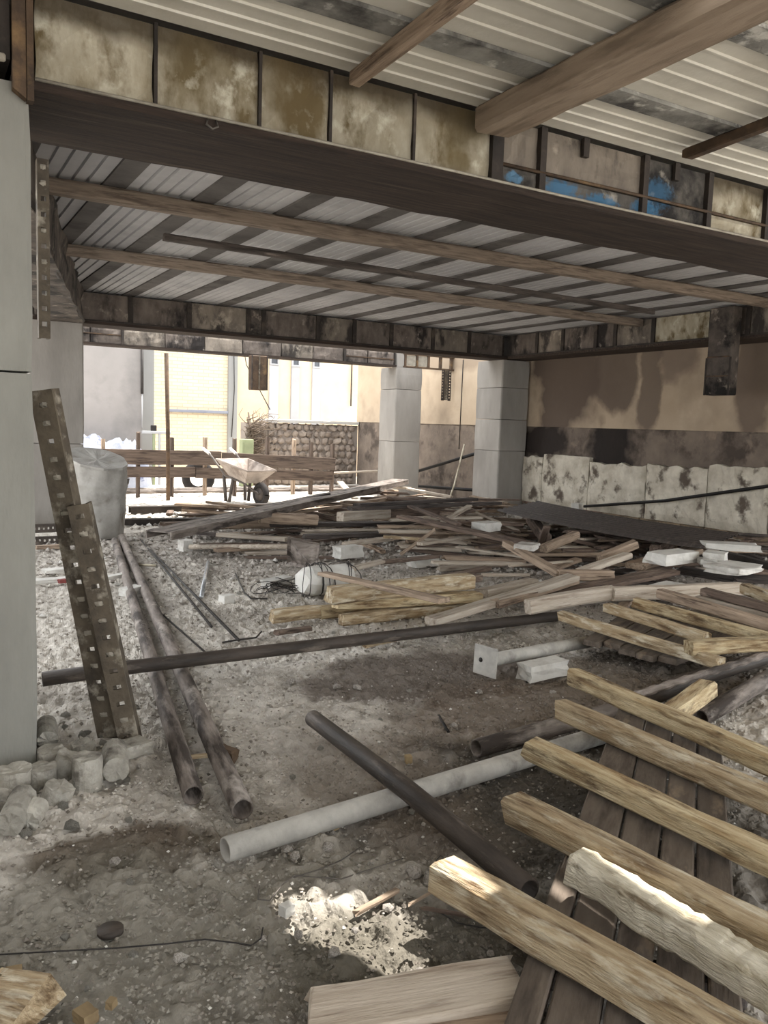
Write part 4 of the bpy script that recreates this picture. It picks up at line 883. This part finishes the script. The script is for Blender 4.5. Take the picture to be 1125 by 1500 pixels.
T('plank', (3.15,9.295,0.06), (3.762,8.69,0.06), .1, .05, 'palewood', 'dusty plank just behind the rusty prop', 'plank')
T('plank', (2.718,10.093,0.1), (3.481,10.014,0.12), .12, .05, 'darkwood', 'charred plank end at the left tip of the heap', 'plank', rag=.06)
T('plank', (5.339,8.563,0.42), (5.171,7.27,0.36), .08, .03, 'darkwood', 'dark board crossing down from the back of the heap', 'plank')
T('squared_timber', (7.28,12.5,.15), (7.5,12.48,.15), .14, .26, 'greywood', 'grey block propping the sunlit pale board by the rear column', 'timber')
# long channel and steel sections at the back
def chan(name, a, b, w, h, m, label, cat='steel channel'):
    mw, L = frame(a, b); mb = MB(); t_ = .012; LAID.append((Vector(a)-Vector((0,0,h/2)), Vector(b)-Vector((0,0,h/2)), w, h))
    mb.box((-L/2,-w/2,-t_),(L/2,w/2,0)).box((-L/2,-w/2,-h),(L/2,-w/2+t_,-t_)).box((-L/2,w/2-t_,-h),(L/2,w/2,-t_))
    o = mb.build(name, m); o.matrix_world = mw; return tag(o, label, cat)
chan('steel_channel', (2.109,8.028,0.3), (7.526,12.4,0.471), .3, .08, 'dust_pipe', 'long steel channel slanting up over the heap to the sunlit yard edge')
chan('steel_channel', (2.799,12.26,0.1), (6.558,12.277,0.1), .16, .1, 'soot_steel', 'dark channel lying flat from the drum to the heap')
chan('steel_channel', (2.41,10.941,0.08), (3.744,10.77,0.08), .14, .08, 'soot_steel', 'second dark channel lying before the flat one by the drum')
chan('steel_channel', (2.575,9.132,0.22), (5.182,10.538,0.42), .1, .06, 'soot_steel', 'narrower dark channel beside the long slanting one')
sc1 = empty('perforated_scrap', (1.372,9.974,0.0), 'perforated dark steel scrap stacked behind the left column', 'steel scrap')
ladder(sc1, Vector((1.134,9.901,0.12)), (1,.1,0), (0,.3,1), (0,-1,.3), .55, .1, .05, (.02,.03), 'dark_pipe', flange=False)
ladder(sc1, Vector((1.077,9.419,0.05)), (1,.05,0), (0,.5,1), (0,-1,.5), .55, .09, .05, (.02,.03), 'dark_pipe', flange=False)
T('plank', (1.117,9.086,0.03), (1.438,9.084,0.03), .08, .04, 'greywood', 'grey plank lying before the perforated scrap', 'plank')
# dark ribbed sheet by the wall
sh = empty('ribbed_sheet', (7.2,7.2,0), 'long dark ribbed steel sheet lying over the heap by the right wall', 'steel sheet')
cs = [Vector(p) for p in ((6.69,5.297,0.32),(7.663,5.813,0.32),(7.307,9.132,0.34),(6.585,8.39,0.34))]
A0, A1, B1, B0_ = Vector((6.526,5.167,0.34)), Vector((7.736,5.658,0.36)), Vector((8.041,9.288,0.36)), Vector((6.551,8.377,0.36))
mb = MB(); nr = 9; P = []; K = 10
for k in range(K+1):
    v = k/K
    for i in range(nr*4+1):
        u = i/(nr*4); p = A0.lerp(A1,u).lerp(B0_.lerp(B1,u),v); zz = .022 if (i % 4) in (1,2) else 0
        P.append(p+Vector((0,0,zz-.03*4*v*(1-v))))
W_ = nr*4+1
F_ = [(k*W_+i,k*W_+i+1,(k+1)*W_+i+1,(k+1)*W_+i) for k in range(K) for i in range(W_-1)]
o_ = len(P); P += [p-Vector((0,0,.006)) for p in P]; F_ += [tuple(q+o_ for q in f[::-1]) for f in F_]
rim = list(range(W_))+[k*W_+W_-1 for k in range(1,K+1)]+[K*W_+i for i in range(W_-2,-1,-1)]+[k*W_ for k in range(K-1,0,-1)]
F_ += [(rim[i],rim[i-1],rim[i-1]+o_,rim[i]+o_) for i in range(len(rim))]
MB().add(P, F_).build('decking', 'sheet', sh)
LAID.append(((A0+A1)/2, (B0_+B1)/2, 1.2, .06))
T('squared_timber', (6.339,7.171,0.16), (7.885,9.399,0.2), .12, .14, 'darkwood', 'dark timber propping the ribbed sheet, far one', 'timber')
T('squared_timber', (6.648,5.844,0.2), (8.179,6.789,0.22), .12, .14, 'darkwood', 'dark timber propping the ribbed sheet, near one', 'timber')
chan('steel_angle', (6.724,5.104,0.32), (6.546,4.328,0.3), .06, .06, 'soot_steel', 'dark angle iron by the white foam at the right edge', 'angle iron')
T('plank', (6.187,5.145,0.16), (6.332,4.63,0.14), .3, .03, 'blackwood', 'wide black plank behind the long whitish beam end', 'plank')
T('plank', (6.148,4.531,0.2), (6.447,4.19,0.2), .3, .03, 'blackwood', 'wide black plank at the right edge behind the slats', 'plank')
# filler of the heap
fr = random.Random(99); mats_ = ['darkwood','greywood','greywood','darkwood','palewood','darkwood','palewood']
lab_ = {'darkwood':'charred broken board ','blackwood':'burnt black board ','greywood':'greyish broken board ','palewood':'dusty pale broken board '}
HEAP = [(3.4,8.6,3.6,1.9),(5.6,9.2,2.0,2.2),(6.6,8.0,1.7,1.4),(7.4,6.6,1.2,1.0),(4.6,10.8,2.0,1.2),(6.0,6.9,1.1,.9),(7.0,10.8,1.4,1.2)]
wts = [2,5,4,2,3,4,3]
WHERE = ['in the back of the heap below the corner column','in the middle of the heap','in the heap before the ribbed sheet','at the back left of the heap below the long channel','at the front of the heap behind the mid floor bundle','at the very back of the heap','at the left end of the heap near the drum']
CELL = .04; NX, NY = 200, 240; GX, GY = 2.4, 4.2      # lay the loose boards one on another without clipping
gxs, gys = np.meshgrid(GX+(np.arange(NX)+.5)*CELL, GY+(np.arange(NY)+.5)*CELL)
solid = gh(gxs.ravel(), gys.ravel()).reshape(NY, NX)+.008; lid_ = np.full((NY, NX), 9.0)
def cells(p, q, w):
    d = q-p; L = math.hypot(d.x, d.y); out = []; n = max(2, int(L/CELL*1.5)); m_ = max(1, int(w/CELL*1.5))
    nx_, ny_ = -d.y/L, d.x/L
    for i in range(n+1):
        for j in range(m_+1):
            e = (j/m_-.5)*w; x_ = p.x+d.x*i/n+nx_*e; y_ = p.y+d.y*i/n+ny_*e; c_ = int((x_-GX)/CELL); r_ = int((y_-GY)/CELL)
            if 0 <= c_ < NX and 0 <= r_ < NY: out.append((i/n, r_, c_))
    return out
for (p, q, w_, t_) in LAID:
    for (u, r_, c_) in cells(p, q, w_+.03):
        z_ = p.z+(q.z-p.z)*u-t_/2; lid_[r_, c_] = min(lid_[r_, c_], z_-.008)
BLOCKS = [(8.55,9.3,10.9,12.0),(7.8,8.6,13.2,14),(1.3,2.5,9.3,11.6)]
def lay(x_, y_, a_, L, w_, t_, cap):
    d = Vector((math.cos(a_),math.sin(a_),0))*L/2; p, q = Vector((x_,y_,0))-d, Vector((x_,y_,0))+d
    for v in (p, q):
        if v.x > 8.95 or v.y > 12.8 or any(b0-.15 < v.x < b1+.15 and b2-.15 < v.y < b3+.15 for b0,b1,b2,b3 in BLOCKS): return None
    cl = cells(p, q, w_+.03)
    if not cl: return None
    h0 = max([solid[r,c] for u,r,c in cl if u < .5] or [0]); h1 = max([solid[r,c] for u,r,c in cl if u >= .5] or [0])
    lift = max(0, max(solid[r,c]-(h0+(h1-h0)*u) for u,r,c in cl)); h0 += lift; h1 += lift
    if max(h0, h1) > cap or abs(h0-h1) > .5*L: return None
    if any(h0+(h1-h0)*u+t_*1.15 > lid_[r,c] for u,r,c in cl): return None
    for u,r,c in cl: solid[r,c] = h0+(h1-h0)*u+t_*1.15
    p.z = h0+t_*.56; q.z = h1+t_*.56
    return p, q
made = 0; tries = 0
while made < 250 and tries < 6000:
    tries += 1
    hi_ = fr.choices(range(7), wts)[0]; cx, cy, rx_, ry_ = (HEAP[1:]+[(4.3,8.8,1.2,1.3)])[hi_]
    x_ = cx+fr.gauss(0,.5)*rx_; y_ = cy+fr.gauss(0,.5)*ry_
    if x_ > 8.6 or y_ > 12.6 or x_ < 3.0: continue
    w_, t_ = fr.uniform(.05,.13), fr.uniform(.02,.045); m_ = fr.choice(mats_)
    r = lay(x_, y_, fr.gauss(-.55,.45), fr.uniform(.35,1.2)*(1 if tries < 1500 else .6), w_, t_, .32)
    if not r: continue
    made += 1
    T('broken_board', r[0], r[1], w_, t_, m_, lab_[m_]+WHERE[hi_], 'board', group='broken boards of the heap', rag=.03)
fr2 = random.Random(31)
made = 0; tries = 0
while made < 26 and tries < 800:
    tries += 1; y_ = fr2.uniform(4.6,6.8); x_ = y_*fr2.uniform(1.02,1.42)
    w_ = fr2.uniform(.06,.12); m_ = fr2.choice(['darkwood','blackwood','greywood'])
    r = lay(x_, y_, fr2.gauss(-.6,.5), fr2.uniform(.3,.8), w_, .03, .3)
    if not r: continue
    made += 1
    T('broken_board', r[0], r[1], w_, .03, m_, {'darkwood':'charred broken board by the right wall heap','blackwood':'burnt black board by the right wall heap','greywood':'greyish broken board by the right wall heap'}[m_], 'board', group='broken boards by the right wall', rag=.03)

# ------------------------------------------------------------------ white wrapped lump with wire
lp = empty('wrapped_lump', (3.079,6.282,0.0), 'white plaster lump wrapped in tangled wire on mid floor', 'plaster lump')
a_, b_ = Vector((2.742,6.011,0.12)), Vector((3.189,6.028,0.11)); mw, L = frame(a_, b_); mb = MB(); n = 16; P = []; rr = random.Random(2)
for i in range(9):
    u = -L/2+L*i/8; e = (.72 if i in (0,8) else 1)
    for k in range(n):
        an = 2*math.pi*k/n; q = .14*e*(1+.12*noise.noise(Vector((u*5,math.cos(an)*1.5,math.sin(an)*1.5)))+rr.uniform(-.02,.02)); P.append(mw@Vector((u+rr.uniform(-.01,.01), q*1.15*math.cos(an), max(-.11,q*.9*math.sin(an)))))
mb.add(P, [(i*n+k,i*n+(k+1)%n,(i+1)*n+(k+1)%n,(i+1)*n+k) for i in range(8) for k in range(n)]+[tuple(range(n)),tuple(8*n+k for k in range(n))]); mb.build('plaster_body', 'foamwhite', lp)
for i in range(10):
    u = rr.uniform(-.45,.48)*L; sl_ = rr.uniform(-.12,.12); MB().tube([mw@Vector((u+sl_*math.cos(an),.17*math.cos(an)*rr.uniform(.98,1.05),max(-.1,.15*math.sin(an)))) for an in [2*math.pi*k/14 for k in range(15)]], .004, 4, cap=False).build('tie_wire', 'rod', lp)
wt = empty('wire_tangle', (2.843,6.701,0.0), 'loose tangle of thin wire left of the wrapped lump', 'wire tangle')
mb = MB()
for i in range(7):
    c_ = Vector((rr.uniform(2.55,2.9),rr.uniform(6.0,6.6),.03)); r0 = rr.uniform(.08,.2)
    mb.tube([c_+Vector((r0*math.cos(an)*1.2,r0*math.sin(an)*.7,.02+.03*math.sin(an*2+i))) for an in [2*math.pi*k/16*1.1 for k in range(17)]], .0035, 4, cap=False)
mb.build('strands', 'rod', wt)
# white foam scraps
def chunk(name, p, size, rz, m, label, cat, group=None, tilt=0, seed=1):
    rr = random.Random(seed); bm = bmesh.new(); bmesh.ops.create_cube(bm, size=1); bmesh.ops.subdivide_edges(bm, edges=bm.edges[:], cuts=2, use_grid_fill=True)
    off = Vector((seed*1.7,seed*.9,0))
    for v in bm.verts:
        k = .14*noise.noise(v.co*1.8+off); v.co = Vector((v.co.x*(1+k)*size[0]+rr.uniform(-.03,.03)*size[0], v.co.y*(1+k)*size[1]+rr.uniform(-.03,.03)*size[1], v.co.z*size[2]*(1+.3*k)))
    o = MB().frombm(bm).build(name, m); o.matrix_world = Matrix.Translation(Vector(p)) @ Matrix.Rotation(rz,4,'Z') @ Matrix.Rotation(tilt,4,'X'); return tag(o, label, cat, group)
for i, (p, s, rz, lab) in enumerate((
  ((3.103,3.481,0.05),(.3,.11,.09),.1,'long white foam scrap beside the whitish prop'),
  ((5.981,5.058,0.3),(.5,.22,.1),.1,'largest white foam slab on the broad plank'),
  ((6.802,5.077,0.36),(.5,.22,.06),-.7,'white foam slab leaning at the end of the ribbed sheet'),
  ((6.13,4.524,0.28),(.45,.3,.06),.2,'flat broken white foam piece by the angle iron'),
  ((6.312,4.858,0.32),(.22,.18,.08),.5,'small white foam block behind the flat broken piece'),
  ((6.21,4.869,0.28),(.18,.14,.05),.9,'small flat white foam piece under the small block'),
  ((4.962,5.872,0.33),(.22,.18,.05),.6,'white foam piece on dark boards in the heap'),
  ((5.673,7.44,0.3),(.3,.2,.1),.3,'white lump near the foot of the corner column'),
  ((8.652,9.143,0.26),(.16,.12,.16),.4,'white chunk at the base of the crusty slabs'),
  ((7.92,8.821,0.3),(.18,.14,.1),.4,'white crumb of plaster left of the base chunk'),
  ((3.958,7.53,0.08),(.3,.14,.12),.2,'white rubble block behind the wrapped lump'),
  ((2.71,6.463,0.04),(.3,.12,.06),.5,'white slab lying left of the wrapped lump'),
  ((4.456,6.851,0.06),(.3,.14,.1),.1,'row of pale rubble at the front of the heap'),
  ((2.563,8.638,0.05),(.12,.1,.12),.3,'white block at the left end of the rusty prop'),
  ((2.106,6.006,0.03),(.1,.08,.06),.3,'small white chip below the shiny tube'),
  ((1.493,6.473,0.05),(.18,.1,.06),.6,'white broken slab between the two dusty pipes'),
  ((1.466,7.042,0.06),(.28,.07,.03),.6,'white flat strip leaning on the left dusty pipe'),
  ((1.128,7.684,0.03),(.25,.12,.03),.2,'pale scrap lying left of the struts'),
  ((1.006,7.217,0.03),(.28,.12,.03),.1,'pale flat scrap beside the red one'),
  ((0.783,3.37,0.03),(.12,.1,.05),.3,'grey flat lump left of the dusty pipe'),
  ((0.903,2.032,0.02),(.035,.03,.03),.3,'white angular chip in the foreground dirt'),
  ((5.202,4.412,0.2),(.3,.2,.04),.3,'dusty grey slab behind the whitish beam'))):
    chunk('plaster_chunk' if p[2] < .27 else 'foam_scrap', p, s, rz, 'core' if lab.startswith('grey') else 'foamwhite', lab, 'scrap', seed=i+3)
chunk('red_scrap', (1.087,7.155,0.03), (.07,.05,.03), .3, 'red', 'small faded red scrap behind the struts', 'scrap', seed=50)
for i, (p, s, lab) in enumerate((((0.325,1.867,0.012),(.05,.06,.04),'tan brick chip at the bottom edge, larger'),((0.196,2.104,0.012),(.035,.05,.03),'tan brick chip at the bottom left'),((0.386,1.881,0.012),(.025,.03,.025),'tan brick chip beside a dark stone, smaller'),((1.25,2.424,0.012),(.035,.03,.03),'tan stone under the whitish pipe'),((1.786,2.804,0.012),(.04,.035,.04),'ochre stone right of the dark pipe'),((1.64,4.566,0.012),(.04,.03,.03),'ochre pebble near the dark pipe crossing'))):
    chunk('brick_chip', p, tuple(v*.75 for v in s), .4+i, 'tan_chip', lab, 'stone chip', seed=i+80)
st = MB().tube([(0,0,0),(0,0,.012)], .035, 16).build('metal_disc', 'dark_pipe'); st.location = (0.446,2.18,0.0); tag(st, 'small dark round disc lying in the dark dirt', 'disc')

# ------------------------------------------------------------------ wires on the ground
def gw(pts, label, r=.0022, m='wire'):
    P = []
    for (a_, b_) in zip(pts[:-1], pts[1:]):
        for k in range(4): P.append(Vector(a_).lerp(Vector(b_), k/4))
    P.append(Vector(pts[-1])); P = [Vector((p.x,p.y,gz(p.x,p.y)+.008)) for p in P]
    o0 = P[0].copy(); o = MB().tube([p-o0 for p in P], r, 5).build('tie_wire', m); o.location = o0; return tag(o, label, 'wire')
gw([(0.166,2.207,0.0),(0.299,2.154,0.0),(0.443,2.096,0.0),(0.558,2.056,0.0),(0.661,2.026,0.0),(0.729,1.974,0.0),(0.762,1.944,0.0),(0.796,1.96,0.0),(0.819,2.003,0.0)], 'long thin dark wire lying across the bottom left dirt', m='rod')
gw([(0.887,2.203,0.0),(0.857,2.138,0.0),(0.885,2.116,0.0),(0.946,2.173,0.0),(1.002,2.209,0.0),(1.125,2.125,0.0),(1.238,2.133,0.0),(1.358,2.142,0.0)], 'curly pale wire lying in the sunlit patch')
gw([(0.997,2.198,0.0),(1.094,2.206,0.0),(1.176,2.224,0.0),(1.269,2.268,0.0)], 'short pale wire beside the curly one')
gw([(1.403,2.05,0.0),(1.477,2.101,0.0),(1.476,2.073,0.0)], 'bent wire at the sunlit timber end')
T('timber_strip', (1.076,1.935,0.015), (1.229,1.971,0.02), .02, .012, 'greywood', 'thin splinter lying in the hollow of the foreground dirt', 'splinter')
T('timber_strip', (1.229,1.893,0.02), (1.358,1.916,0.03), .008, .008, 'greywood', 'thin pale stick pointing at the sunlit timber', 'splinter')
T('timber_strip', (1.262,1.871,0.012), (1.383,1.753,0.012), .01, .01, 'darkwood', 'thin dark stick before the big timber', 'splinter')
gw([(1.299,1.836,0.0),(1.315,1.773,0.0),(1.362,1.724,0.0),(1.429,1.686,0.0)], 'thin dark wire before the big timber', m='rod')
pipe('nail_rod', [(2.197,3.187,0.012),(2.117,2.989,0.012)], .007, 'black_pipe', 'short black rod lying on the mid floor dirt', 'rod', hollow=False, seg=6)
T('timber_strip', (0.964,3.173,0.03), (1.055,3.153,0.03), .02, .015, 'fresh2', 'small wood stick between the two dusty pipes', 'splinter')
T('wood_offcut', (1.086,3.131,0.05), (1.117,3.054,0.05), .05, .05, 'rust', 'rusty clamp block on the right dusty pipe', 'clamp')

# ------------------------------------------------------------------ loose stones
sr = random.Random(77); prot = [stone_mb(1, 200+i, 1, .7) for i in range(6)]
pm = {}
def loose(p, r, m, label, group, name='loose_stone'):
    k = (sr.randrange(6), m)
    if k not in pm:
        o = prot[k[0]].build(name, m); pm[k] = o
    else:
        o = pm[k].copy(); C.objects.link(o)
    o.location = (p[0],p[1],gz(p[0],p[1])+r*.3); o.scale = (r,r,r); o.rotation_euler = (sr.uniform(-.3,.3),sr.uniform(-.3,.3),sr.uniform(0,6.3)); tag(o, label, 'stone', group)
for (p, r, lab) in (((1.953,3.806,0.0),.022,'rounded pale stone at the edge of the dark damp patch'),((2.043,3.741,0.0),.03,'pale round stone on the damp patch'),((1.375,1.999,0.0),.035,'pale angular stone at the big timber end'),((0.947,1.82,0.0),.02,'pale pebble in the sunlit dirt, lower'),((0.896,1.935,0.0),.018,'pale pebble left of the sunlit streak'),((1.348,2.056,0.0),.03,'grey stone left of the pale angular one'),((1.178,2.329,0.0),.022,'grey stone in front of the whitish pipe'),((1.054,2.318,0.0),.022,'flat pale stone in front of the whitish pipe'),((0.971,2.627,0.0),.02,'pale pebble at the open pipe end'),((1.761,3.982,0.0),.025,'pinkish stone beside the damp patch')):
    if r: loose(p, r, 'stone', lab, None)
for i in range(110):
    y_ = 1.5*math.exp(sr.random()*math.log(5.5)); x_ = y_*(.06+1.3*sr.random())
    loose((x_,y_), sr.uniform(.007,.017)*(1+.12*y_), sr.choice(['stone','stone','core']), 'small dusty stone on the dirt '+('near the viewer' if y_ < 2.3 else 'between pipes and bundle' if y_ < 5 else 'before the heap far back'), 'small stones scattered on the dirt')
for i in range(40):
    y_ = sr.uniform(2.8,4.0); p = (y_*sr.uniform(.09,.24), y_); loose(p, sr.uniform(.01,.03), 'core', 'bit of broken concrete near the left column foot', 'concrete bits near the left column')
def crumbs(name, n, rmin, rmax, m, label, region, seed):
    rr = random.Random(seed); mb = MB()
    base = [(1,0,0),(-1,0,0),(0,1,0),(0,-1,0),(0,0,1),(0,0,-1)]; fs = [(0,2,4),(2,1,4),(1,3,4),(3,0,4),(2,0,5),(1,2,5),(3,1,5),(0,3,5)]
    pts = [region(rr) for _ in range(n)]; zz = gh(np.array([p[0] for p in pts]), np.array([p[1] for p in pts]))
    for (x_, y_), z_ in zip(pts, zz):
        r = rr.uniform(rmin,rmax)*(.75+.18*y_); a_ = rr.uniform(0,6.3); ca, sa = math.cos(a_), math.sin(a_); v = []
        for (bx_,by_,bz_) in base:
            k = rr.uniform(.6,1.2)*r; X_, Y_ = bx_*k, by_*k; v.append((x_+X_*ca-Y_*sa, y_+X_*sa+Y_*ca, z_+bz_*k*.7+r*.15))
        mb.add(v, fs)
    o = mb.build(name, m); return tag(o, label, 'rubble', kind='stuff')
def near(rr):
    y_ = 1.35*math.exp(rr.random()*math.log(7.5)); return (y_*(.03+1.4*rr.random()), y_)
crumbs('gravel', 26000, .002, .009, gm, 'fine grey gravel crumbs strewn over the dirt floor', near, 1)
crumbs('pale_gravel', 1800, .002, .006, 'stone', 'scattered paler grit on the dirt floor', near, 6)
crumbs('dark_gravel', 5000, .002, .009, 'darkstone', 'fine dark clods strewn over the dirt floor', near, 2)
crumbs('white_crumbs', 420, .003, .008, 'foamwhite', 'tiny white foam crumbs strewn over the dirt floor', near, 3)
def inh(rr):
    h_ = rr.choice(HEAP); return (min(8.9, h_[0]+rr.gauss(0,.6)*h_[2]), min(12.8, h_[1]+rr.gauss(0,.6)*h_[3]))
crumbs('heap_rubble', 4500, .01, .022, 'stone', 'broken rubble bits between the boards of the heap', inh, 4)
crumbs('heap_crumbs', 500, .008, .02, 'foamwhite', 'white plaster crumbs between the boards of the heap', inh, 5)
